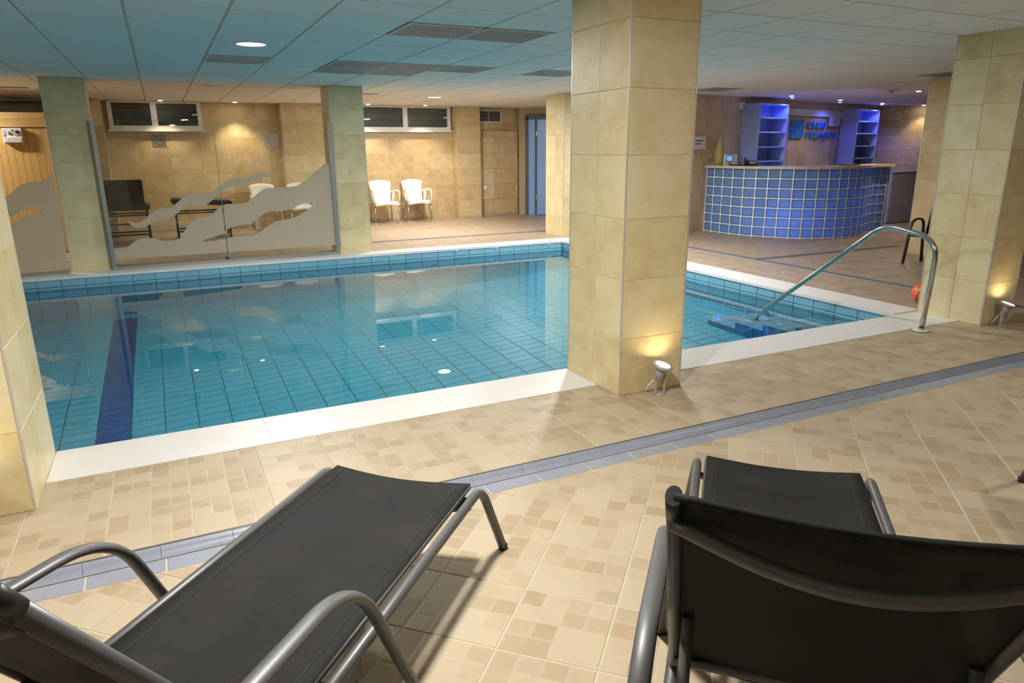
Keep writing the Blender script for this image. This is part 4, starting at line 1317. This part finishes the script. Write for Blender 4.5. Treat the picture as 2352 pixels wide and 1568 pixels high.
# grey low cabinet
v = thing('low_cabinet', 'grey two door cabinet beside the end of the counter', 'cabinet', (12.62, 9.12, 0), math.radians(3))
obj('body', MB().box(0, 1.25, 0.02, 0.5, 0.0, 0.97), M['cab_grey'], v)
for k in range(2):
    d_ = obj('door', MB().box(0.01 + k * 0.62, 0.62 + k * 0.62, 0.0, 0.02, 0.02, 0.95), M['cab_grey'], v)
    obj('knob', MB().lathe([(0.012, 0), (0.014, 0.02)], 10, Matrix.Translation((0.58 if k == 0 else 0.68, 0.0, 0.6)) @ Matrix.Rotation(PI / 2, 4, 'X')), M['alu'], d_)
obj('top', MB().box(-0.01, 1.26, -0.01, 0.51, 0.97, 0.985), M['cab_grey'], v)

# ================================================================== LAMPS
def led(x, y, label, w=LED_W, caustic=True):
    t = thing('ceiling_light', label, 'ceiling light', (x, y, ZC), 0, 'round ceiling lights')
    obj('ring', MB().lathe([(0.135, 0.0), (0.135, -0.008), (0.12, -0.012), (0.112, -0.006)], 28, None, True, False), M['white_plastic'], t)
    obj('diffuser', MB().lathe([(0.113, -0.002), (0.113, -0.007), (0.02, -0.009)], 28), M['led'], t)
    lamp('led_light', 'AREA', (x, y, ZC - 0.016), w, (1.0, 0.96, 0.90), 0.2, (0, 0, -1), caustic=caustic)
led(0.821, 6.641, 'round bright ceiling light over the pool', 100)
led(4.421, 6.641, 'round ceiling light hidden behind the big pillar', 100)
led(4.421, 12.02, 'round bright ceiling light above the white chairs', 120)
led(5.621, 8.441, 'added unseen ceiling light behind the big pillar, brightening the counter front', 85)  # extra lamp added out of sight to light the right deck and counter
led(0.58, 1.95, 'round ceiling light above the left sun lounger', 82)
led(-2.80, 2.45, 'round ceiling light left of the near pillar', 34)
led(4.70, 0.60, 'round ceiling light above the right sun loungers', 26)
led(-2.80, 12.02, 'round ceiling light in front of the sauna', 60)
def halogen(x, y, label, w=HAL_W, spot=95, blue=False, group='small ceiling spotlights'):
    t = thing('blue_spotlight' if blue else 'ceiling_spotlight', label, 'spotlight', (x, y, ZC), 0, group)
    obj('ring', MB().lathe([(0.055, 0.0), (0.055, -0.006), (0.046, -0.009), (0.042, -0.004)], 18, None, True, False), M['chrome'] if blue else M['white_plastic'], t)
    obj('bulb', MB().lathe([(0.042, -0.001), (0.042, -0.008), (0.010, -0.016)], 14), M['blue_led'] if blue else M['halogen'], t)
    lamp('spot_light', 'SPOT', (x, y, ZC - 0.02), w, (0.10, 0.13, 1.0) if blue else (1.0, 0.80, 0.55), 0.03, (0, 0, -1), math.radians(spot), 0.6)
halogen(0.16, 14.35, 'small ceiling spotlight in front of the left window')
halogen(1.40, 14.45, 'small ceiling spotlight washing the wall right of the left window', 85)
halogen(3.86, 14.30, 'small ceiling spotlight by the middle far pillar and second window', 85)
halogen(5.05, 14.30, 'small ceiling spotlight in front of the second window', 85)
halogen(10.30, 9.62, 'white ceiling spotlight in front of the left bookcase', 20, 120)
halogen(12.15, 10.12, 'white ceiling spotlight in front of the club sign', 32, 120)
halogen(14.05, 10.62, 'white ceiling spotlight in front of the right bookcase', 20, 120)
halogen(11.50, 8.05, 'white ceiling spotlight above the right end of the counter', 90, 140)
halogen(15.6, 10.75, 'white ceiling spotlight close to the tiled side wall', 30)
halogen(10.72, 9.99, 'blue ceiling spotlight beside the left bookcase', 60, 150, True, 'blue ceiling spotlights')
halogen(12.75, 10.62, 'blue ceiling spotlight above the white board', 34, 150, True, 'blue ceiling spotlights')
halogen(14.45, 10.93, 'blue ceiling spotlight right of the right bookcase', 60, 150, True, 'blue ceiling spotlights')
halogen(-0.19, -0.8, 'small ceiling spotlight behind the viewer', 30)
halogen(-2.36, 0.2, 'small ceiling spotlight beyond the left sun lounger', 30)

def uplight(x, y, label, rz=0.0):
    t = thing('uplight', label, 'uplight', (x, y, 0), rz, 'pillar uplights')
    t.scale = (1.15, 1.15, 1.15)
    tilt = Matrix.Translation((0, 0.0, 0.125)) @ Matrix.Rotation(math.radians(14), 4, 'X') @ Matrix.Rotation(math.radians(9), 4, 'Y')
    obj('base', MB().lathe([(0.032, 0.0), (0.032, 0.006), (0.02, 0.009)], 14), M['lampgrey'], t)
    for s in (-1, 1):
        obj('bracket', MB().box(s * 0.030 - 0.003, s * 0.030 + 0.003, -0.008, 0.008, 0.0, 0.11), M['lampgrey'], t)
        obj('screw', MB().lathe([(0.009, 0), (0.009, 0.008)], 10, Matrix.Translation((s * 0.033, 0, 0.10)) @ Matrix.Rotation(s * PI / 2, 4, 'Y')), M['lampgrey'], t)
    obj('body', MB().lathe([(0.018, -0.055), (0.024, -0.05), (0.025, 0.0), (0.032, 0.02)], 16, tilt), M['lampgrey'], t)
    obj('rim', MB().lathe([(0.030, 0.018), (0.052, 0.030), (0.055, 0.040), (0.050, 0.046), (0.040, 0.044)], 20, tilt, True, False), M['lampgrey'], t)
    obj('lens', MB().lathe([(0.041, 0.036), (0.041, 0.043), (0.01, 0.045)], 18, tilt), M['up_glow'], t)
    obj('cable', MB().tube([(-0.02, 0.02, 0.08), (-0.05, 0.03, 0.05), (-0.055, 0.05, 0.015), (-0.03, 0.06, 0.006)], 0.005, None, 6), M['white_plastic'], t)
    p = (tilt @ Vector((0, 0, 0.055))) * 1.15
    R_ = Matrix.Rotation(rz, 3, 'Z')
    q = R_ @ p
    dr = R_ @ ((tilt.to_3x3() @ Vector((0, 0, 1))) * 0.0 + Vector((0.0, 0.10, 1)))
    lamp('uplight_beam', 'SPOT', (x + q.x, y + q.y, q.z), 2.3, (1.0, 0.74, 0.38), 0.04, dr, math.radians(150), 0.5)
uplight(2.625, 3.285, 'small grey uplight at the foot of the big middle pillar')
uplight(6.262, 3.325, 'small grey uplight at the foot of the pillar behind the handrail')
uplight(-0.90, 3.255, 'small grey uplight at the foot of the pillar at the left edge')

# round loudspeaker covers, smoke alarm and slot diffusers in the ceiling
def disc(name, x, y, r, label, cat, h=0.012):
    t = thing(name, label, cat, (x, y, ZC), 0)
    obj('rim', MB().lathe([(r, 0.0), (r, -h * 0.7), (r * 0.93, -h), (r * 0.86, -h * 0.6)], 28, None, True, False), M['white_plastic'], t)
    obj('cover', MB().lathe([(r * 0.87, 0.0), (r * 0.87, -h * 0.6), (r * 0.2, -h * 0.9)], 28), M['ceil'], t)
disc('ceiling_speaker', 4.42, 3.07, 0.15, 'round white speaker in the ceiling near the right pillar top', 'speaker')
disc('ceiling_speaker', 9.45, 8.25, 0.13, 'round white speaker in the ceiling before the reception', 'speaker')
disc('ceiling_speaker', 0.82, 11.1, 0.13, 'round white speaker in the ceiling behind the glass screen', 'speaker')
disc('ceiling_speaker', 5.02, 12.05, 0.13, 'round white speaker in the ceiling beside the lamp above the white chairs', 'speaker')
v = thing('smoke_alarm', 'small boxy smoke alarm in the ceiling before the club sign', 'smoke alarm', (10.75, 8.0, ZC))
obj('base', MB().box(-0.08, 0.08, -0.06, 0.06, -0.02, 0.0), M['white_plastic'], v)
obj('sensor', MB().lathe([(0.045, -0.02), (0.04, -0.05), (0.02, -0.055)], 16), M['vent_slat'], v)
for (xx, yy, L_, lb) in ((-1.75, 12.2, 0.5, 'dark slot diffuser in the ceiling before the sauna'), (3.1, 11.75, 0.5, 'dark slot diffuser in the ceiling behind the middle far pillar'), (-1.55, 13.9, 0.7, 'dark slot diffuser in the ceiling above the sauna roof')):
    v = thing('slot_diffuser', lb, 'diffuser', (xx, yy, ZC), 0)
    mb = MB()
    mb.box(-L_ / 2, L_ / 2, -0.06, -0.05, -0.008, 0.0); mb.box(-L_ / 2, L_ / 2, 0.05, 0.06, -0.008, 0.0)
    obj('frame', mb, M['vent'], v)
    obj('slot', MB().box(-L_ / 2, L_ / 2, -0.05, 0.05, -0.004, 0.0), M['blackplastic'], v)
    for q in (-0.02, 0.02):
        obj('slat', MB().box(-L_ / 2, L_ / 2, q - 0.004, q + 0.004, -0.009, -0.004), M['vent'], v)

# ================================================================== HANDRAIL
v = thing('handrail', 'polished steel handrail arching from the deck into the pool', 'handrail', (5.486, 3.524, 0))
path = fillet([(0, 0, 0.0), (0, -0.02, 0.42), (0, -0.025, 0.755), (-0.008, 0.44, 0.838), (-0.055, 1.70, -0.185), (-0.06, 1.745, -0.70)], [0.05, 0.19, 0.14, 0.09], 9)
obj('rail', MB().tube(path, 0.0215, None, 14, up=(1, 0, 0)), M['chrome'], v)
obj('flange', MB().lathe([(0.062, 0.0045), (0.062, 0.009), (0.05, 0.014), (0.024, 0.016)], 24), M['coping'], v)
obj('collar', MB().lathe([(0.0235, 0.014), (0.0255, 0.02), (0.0235, 0.03)], 16), M['chrome'], v)
obj('foot_flange', MB().lathe([(0.05, 0.0), (0.05, 0.008), (0.022, 0.02)], 20, Matrix.Translation((-0.06, 1.745, -0.699))), M['chrome'], v)

# ================================================================== SUN LOUNGERS
def lounger(loc, label, bl, br):
    """local x: from the foot end toward the head (t), local y: across (w, 0..0.6); bl / br = (t, z) of the back's top corners"""
    # heading: t axis points to (-0.688,-0.726), w axis to (0.726,-0.688)
    o = thing('sun_lounger', label, 'sun lounger', (loc[0], loc[1], 0), math.atan2(-0.726, -0.688), 'black sun loungers')
    # local y = left of t axis = (0.726,-0.688) rotated: matches w
    Z = 0.32; HT = 1.18
    for s, w in ((-1, 0.0), (1, 0.6)):
        ow = w + s * 0.045
        path = fillet([(-0.135, ow, 0.0), (-0.01, w + s * 0.004, Z - 0.008), (0.45, w, Z - 0.012), (HT + 0.42, w, Z - 0.02)], [0.075, 0.02], 8)
        obj('side_rail', MB().tube(path, 0.0165, None, 12, up=(0, 1, 0)), M['frame_grey'], o)
        obj('foot_cap', MB().lathe([(0.0175, 0.0), (0.018, 0.02)], 12, Matrix.Translation((-0.132, ow - s * 0.001, 0.0))), M['blackplastic'], o)
        aw = w + s * 0.045
        ap = fillet([(0.66, aw + s * 0.02, 0.0), (0.93, aw, 0.565), (1.50, aw, 0.575), (1.86, aw + s * 0.01, 0.0)], [0.16, 0.15], 10)
        obj('armrest', MB().tube(ap, 0.0215, 0.0135, 14, up=(0, 0, 1) if False else (0.2, 0, 1)), M['frame_grey'], o)
        for tt, ww in ((0.66, aw + s * 0.02), (1.86, aw + s * 0.01)):
            obj('foot_cap', MB().lathe([(0.02, 0.0), (0.021, 0.02)], 12, Matrix.Translation((tt, ww, 0.0))), M['blackplastic'], o)
        # ratchet under the rail
        rt = MB().box(0.86, 1.06, w - 0.006, w + 0.006, Z - 0.085, Z - 0.03)
        for k in range(3):
            rt.lathe([(0.011, -0.008), (0.011, 0.008)], 10, Matrix.Translation((0.89 + k * 0.06, w, Z - 0.09)) @ Matrix.Rotation(PI / 2, 4, 'X'))
        obj('ratchet', rt, M['black'], o)
        # inner bar that carries the sling
        iw = w - s * 0.032
        obj('sling_bar', MB().tube([(0.012, iw, Z), (HT, iw, Z)], 0.008, None, 8), M['frame_grey'], o)
    obj('cross_bar', MB().tube([(0.085 + 0.05 * math.sin(PI * k / 12), 0.0 + 0.6 * k / 12, Z - 0.035 - 0.02 * math.sin(PI * k / 12)) for k in range(13)], 0.013, None, 10, up=(1, 0, 0)), M['frame_grey'], o)
    for s, w in ((-1, 0.035), (1, 0.565)):
        obj('bar_bracket', MB().tube([(0.055, w, Z - 0.02), (0.11, w, Z - 0.075)], 0.0125, None, 10, up=(0, 1, 0)), M['frame_grey'], o)
    obj('cross_bar', MB().tube([(0.98, 0.0, Z - 0.03), (0.98, 0.6, Z - 0.03)], 0.013, None, 10), M['frame_grey'], o)
    obj('cross_bar', MB().tube([(1.52, 0.0, Z - 0.03), (1.52, 0.6, Z - 0.03)], 0.013, None, 10), M['frame_grey'], o)
    rows = []
    for i in range(25):
        t_ = 0.002 + (HT - 0.002) * i / 24
        r = []
        for j_ in range(17):
            s_ = j_ / 16
            w = 0.030 + 0.54 * s_
            sag = 0.022 * math.sin(PI * s_) * min(1, 4 * i / 24 + 0.25)
            pinch = 0.028 * math.sin(PI * s_) * max(0, 1 - i / 5)
            r.append((t_ + pinch, w, Z + 0.008 - sag))
        rows.append(r)
    obj('seat_sling', MB().sheet(rows, 0.003), M['fabric'], o)
    for s, w in ((-1, 0.072), (1, 0.528)):
        obj('hem', MB().sheet([[(0.04 + (HT - 0.05) * i / 20, w + q * 0.0015, Z + 0.0105 - 0.022 * math.sin(PI * ((w - 0.03) / 0.54)) * min(1, 4 * i / 20 + 0.25)) for q in (-1, 1)] for i in range(21)], 0.001), M['blackplastic'], o)
    # backrest
    def bp_(k, s_, push=0.0):
        """k: 0 at hinge .. 1 at top, s_: 0 left .. 1 right"""
        tt = HT + ((bl[0] - HT) * (1 - s_) + (br[0] - HT) * s_) * k
        zz = Z + ((bl[1] - Z) * (1 - s_) + (br[1] - Z) * s_) * k
        return (tt + push, 0.002 + 0.556 * s_, zz)
    for s_ in (0.0, 1.0):
        pts = [bp_(-0.02, s_), bp_(0.5, s_), bp_(1.0, s_)]
        obj('back_post', MB().tube(pts, 0.0125, 0.017, 12, up=(1, 0, 0)), M['frame_grey'], o)
        a = Vector(bp_(0.955, s_)); b = Vector(bp_(1.025, s_))
        obj('post_cap', MB().tube([a, a.lerp(b, 0.5), b], 0.0135, 0.0185, 12, up=(1, 0, 0)), M['blackplastic'], o)
        a = Vector(bp_(0.42, s_, 0.012))
        a.y += 0.028 * (1 if s_ == 0 else -1)
        obj('support_strut', MB().tube([a, (a.x + 0.10, a.y, Z - 0.055)], 0.0125, None, 10, up=(0, 1, 0)), M['frame_grey'], o)
    bow = [Vector(bp_(0.925, k / 16)) + Vector((0.035 * math.sin(PI * k / 16) + 0.012, 0, -0.055 * math.sin(PI * k / 16))) for k in range(17)]
    obj('back_bow', MB().tube(bow, 0.0135, None, 12), M['frame_grey'], o)
    lowb = [Vector(bp_(0.10, k / 8)) + Vector((0.015, 0, -0.01)) for k in range(9)]
    obj('back_bar', MB().tube(lowb, 0.011, None, 10), M['frame_grey'], o)
    rows = []
    for i in range(15):
        k = 0.03 + 0.99 * i / 14
        rows.append([Vector(bp_(k, j_ / 16)) + Vector((0.018 * math.sin(PI * j_ / 16), 0, -0.012 * math.sin(PI * j_ / 16) * (1 if i == 14 else 0.6))) for j_ in range(17)])
    obj('back_sling', MB().sheet(rows, 0.003), M['fabric'], o)
    top = [Vector(bp_(1.02, j_ / 16)) + Vector((0.018 * math.sin(PI * j_ / 16), 0, -0.012 * math.sin(PI * j_ / 16))) for j_ in range(17)]
    obj('top_hem', MB().tube(top, 0.008, 0.008, 8), M['fabric'], o)
    return o
lounger((0.446, 2.497), 'black sling sun lounger on the left with its flat seat in full view', (1.595, 0.945), (1.595, 0.945))
lounger((1.747, 1.926), 'black sling sun lounger seen from behind with its back raised', (1.59, 0.95), (1.59, 0.95))
lounger((3.294, 1.452), 'black sun lounger at the right border of which only a foot shows', (1.59, 0.95), (1.59, 0.95))

# black armchair on the far right deck
v = thing('armchair', 'black sling armchair standing by the brown pillar', 'armchair', (8.53, 5.86, 0))
for w in (0.0, -0.56):
    ap = fillet([(0.0, w, 0.0), (0.075, w, 0.56), (0.30, w, 0.57), (0.37, w, 0.0)], [0.1, 0.1], 7)
    obj('arm_frame', MB().tube(ap, 0.022, 0.013, 10, up=(0, 0, 1)), M['black'], v)
    obj('seat_rail', MB().tube([(0.03, w + (-0.03 if w == 0 else 0.03), 0.40), (0.35, w + (-0.03 if w == 0 else 0.03), 0.365), (0.46, w + (-0.03 if w == 0 else 0.03), 0.95)], 0.014, None, 8, up=(0, 1, 0)), M['black'], v)
obj('seat_sling', MB().sheet([[(0.03 + 0.30 * i / 6, -0.03 - 0.5 * j_ / 6, 0.405 - 0.04 * i / 6 - 0.02 * math.sin(PI * j_ / 6)) for j_ in range(7)] for i in range(7)], 0.004), M['fabric'], v)
obj('back_sling', MB().sheet([[(0.35 + 0.10 * i / 6, -0.03 - 0.5 * j_ / 6, 0.37 + 0.56 * i / 6) for j_ in range(7)] for i in range(7)], 0.006), M['fabric'], v)
obj('cross_bar', MB().tube([(0.05, 0, 0.36), (0.05, -0.56, 0.36)], 0.012), M['black'], v)

# orange ball behind the right pillar
v = thing('ball', 'orange ball with a pale seam lying behind the handrail', 'ball', (6.50, 4.22, 0.095))
sp = MB(); sp.lathe([(0.095 * math.cos(math.radians(a)), 0.095 * math.sin(math.radians(a))) for a in range(-85, 86, 10)], 24)
obj('shell', sp, M['orange'], v)
obj('seam', MB().tube([(0.096 * math.cos(2 * PI * k / 32), -0.4 * 0.096 * math.sin(2 * PI * k / 32) , 0.9 * 0.096 * math.sin(2 * PI * k / 32)) for k in range(33)], 0.004, None, 6), M['paper'], v)

# ================================================================== WHITE CHAIRS
def white_chair():
    o = thing('stacking_chair', 'white', 'chair')
    # local: x across (0 centre), y 0 = front, +y toward the back
    rows = []
    for i in range(13):
        k = i / 12
        if k < 0.45:
            q = k / 0.45
            y_, z_ = 0.0 + 0.40 * q, 0.435 - 0.02 * q + (0.02 if i == 0 else 0) - (0.035 if i == 0 else 0)
            hw = 0.245 - 0.04 * q
        else:
            q = (k - 0.45) / 0.55
            y_, z_ = 0.40 + 0.10 * q ** 0.9, 0.425 + 0.445 * q
            hw = 0.19 + 0.05 * math.sin(q * PI * 0.5) ** 2 if q > 0.25 else 0.20
        arch = 0.0
        r = []
        for j_ in range(9):
            s_ = j_ / 4 - 1
            dz = -0.035 * s_ * s_ if i == 12 else (0.012 * s_ * s_)
            dy = -0.03 * s_ * s_ if k >= 0.45 else 0
            r.append((s_ * hw * (0.93 if i == 12 else 1), y_ + dy, z_ + dz))
        rows.append(r)
    obj('shell', MB().sheet(rows, 0.012), M['white_plastic'], o)
    obj('front_lip', MB().tube([(-0.255, 0.0, 0.385), (-0.15, -0.01, 0.40), (0, -0.012, 0.415), (0.15, -0.01, 0.40), (0.255, 0.0, 0.385)], 0.014, 0.03, 8), M['white_plastic'], o)
    for s in (-1, 1):
        arm = fillet([(s * 0.265, 0.02, 0.38), (s * 0.275, 0.02, 0.655), (s * 0.265, 0.20, 0.665), (s * 0.205, 0.42, 0.615)], [0.09, 0.1], 6)
        obj('armrest', MB().tube(arm, 0.022, 0.013, 10, up=(s, 0, 0.3)), M['white_plastic'], o)
        obj('side_panel', MB().sheet([[(s * (0.215 + 0.02 * a), 0.24 + 0.18 * b, 0.40 + (0.22 + 0.02 * b) * a) for b in (0, 0.5, 1)] for a in (0, 0.5, 1)], 0.010), M['white_plastic'], o)
        obj('leg', MB().tube([(s * 0.25, 0.03, 0.40), (s * 0.265, 0.0, 0.012)], 0.0125, None, 10, up=(0, 1, 0)), M['alu'], o)
        obj('leg', MB().tube([(s * 0.215, 0.38, 0.41), (s * 0.235, 0.47, 0.012)], 0.0125, None, 10, up=(0, 1, 0)), M['alu'], o)
        for yy, ww in ((0.0, 0.265), (0.47, 0.235)):
            obj('foot_cap', MB().lathe([(0.016, 0.0), (0.017, 0.022), (0.013, 0.026)], 10, Matrix.Translation((s * ww, yy, 0))), M['white_plastic'], o)
    return o
wc = white_chair()
spots = [((4.815, 14.20), 0.03, 'white plastic armchair nearest the tiled pilaster under the second window'),
         ((4.095, 14.13), 0.03, 'white plastic armchair beside the middle far pillar'),
         ((1.74, 14.0), 0.05, 'white plastic armchair behind the frosted wave, left of the two'),
         ((2.42, 14.0), 0.0, 'white plastic armchair mostly hidden by the frosted wave, right of the two')]
for k, ((xx, yy), rz, lb) in enumerate(spots):
    o = wc if k == 0 else copy_tree(wc)
    o.location = (xx, yy, 0); o.rotation_euler = (0, 0, rz)
    tag(o, lb, 'chair', 'white plastic armchairs along the back wall')

# ================================================================== BLACK TREATMENT SEATS behind the glass
def pad(mb, x0, x1, y0, y1, z0, z1, r=0.03):
    pr = [(x0 + r, z0), (x1 - r, z0), (x1, z0 + r), (x1, z1 - r), (x1 - r * 0.4, z1 - r * 0.3), (x1 - r, z1), (x0 + r, z1), (x0 + r * 0.4, z1 - r * 0.3), (x0, z1 - r), (x0, z0 + r)]
    n_ = len(pr)
    vs = [(p[0], y0, p[1]) for p in pr] + [(p[0], y1, p[1]) for p in pr]
    fs = [tuple(range(n_)), tuple(range(2 * n_ - 1, n_ - 1, -1))] + [(i, i + n_, (i + 1) % n_ + n_, (i + 1) % n_) for i in range(n_)]
    return mb.add(vs, fs)
b = thing('padded_bench', 'black padded seat with raised back behind the left glass pane', 'bench', (-0.72, 13.55, 0))
obj('seat_pad', pad(MB(), -0.5, 0.5, -0.32, 0.32, 0.54, 0.63), M['leather'], b)
bk = MB(); pad(bk, -0.5, 0.42, -0.04, 0.05, 0.0, 0.40)
obj('back_pad', bk, M['leather'], b, Matrix.Translation((0, 0.24, 0.62)) @ Matrix.Rotation(math.radians(-14), 4, 'X'))
for sx_ in (-0.44, 0.44):
    for sy_ in (-0.27, 0.27):
        obj('leg', MB().box(sx_ - 0.016, sx_ + 0.016, sy_ - 0.016, sy_ + 0.016, 0.0, 0.54), M['black'], b)
for z_, sy_ in ((0.46, -0.27), (0.32, -0.27), (0.14, -0.27), (0.46, 0.27), (0.14, 0.27)):
    obj('stretcher', MB().box(-0.425, 0.425, sy_ - 0.012, sy_ + 0.012, z_ - 0.012, z_ + 0.012), M['black'], b)
b = thing('padded_bench', 'low black padded bench behind the joint of the glass panes', 'bench', (0.60, 13.68, 0))
obj('seat_pad', pad(MB(), -0.5, 0.47, -0.32, 0.32, 0.0, 0.085), M['leather'], b, Matrix.Translation((0, 0, 0.585)) @ Matrix.Rotation(math.radians(4), 4, 'Y'))
for sx_ in (-0.44, 0.40):
    for sy_ in (-0.27, 0.27):
        obj('leg', MB().box(sx_ - 0.016, sx_ + 0.016, sy_ - 0.016, sy_ + 0.016, 0.0, 0.57), M['black'], b)
for z_, sy_ in ((0.45, -0.27), (0.14, -0.27), (0.45, 0.27), (0.14, 0.27)):
    obj('stretcher', MB().box(-0.425, 0.385, sy_ - 0.012, sy_ + 0.012, z_ - 0.012, z_ + 0.012), M['black'], b)
for sx_ in (-0.44, 0.40):
    obj('stretcher', MB().box(sx_ - 0.012, sx_ + 0.012, -0.254, 0.254, 0.128, 0.152), M['black'], b)
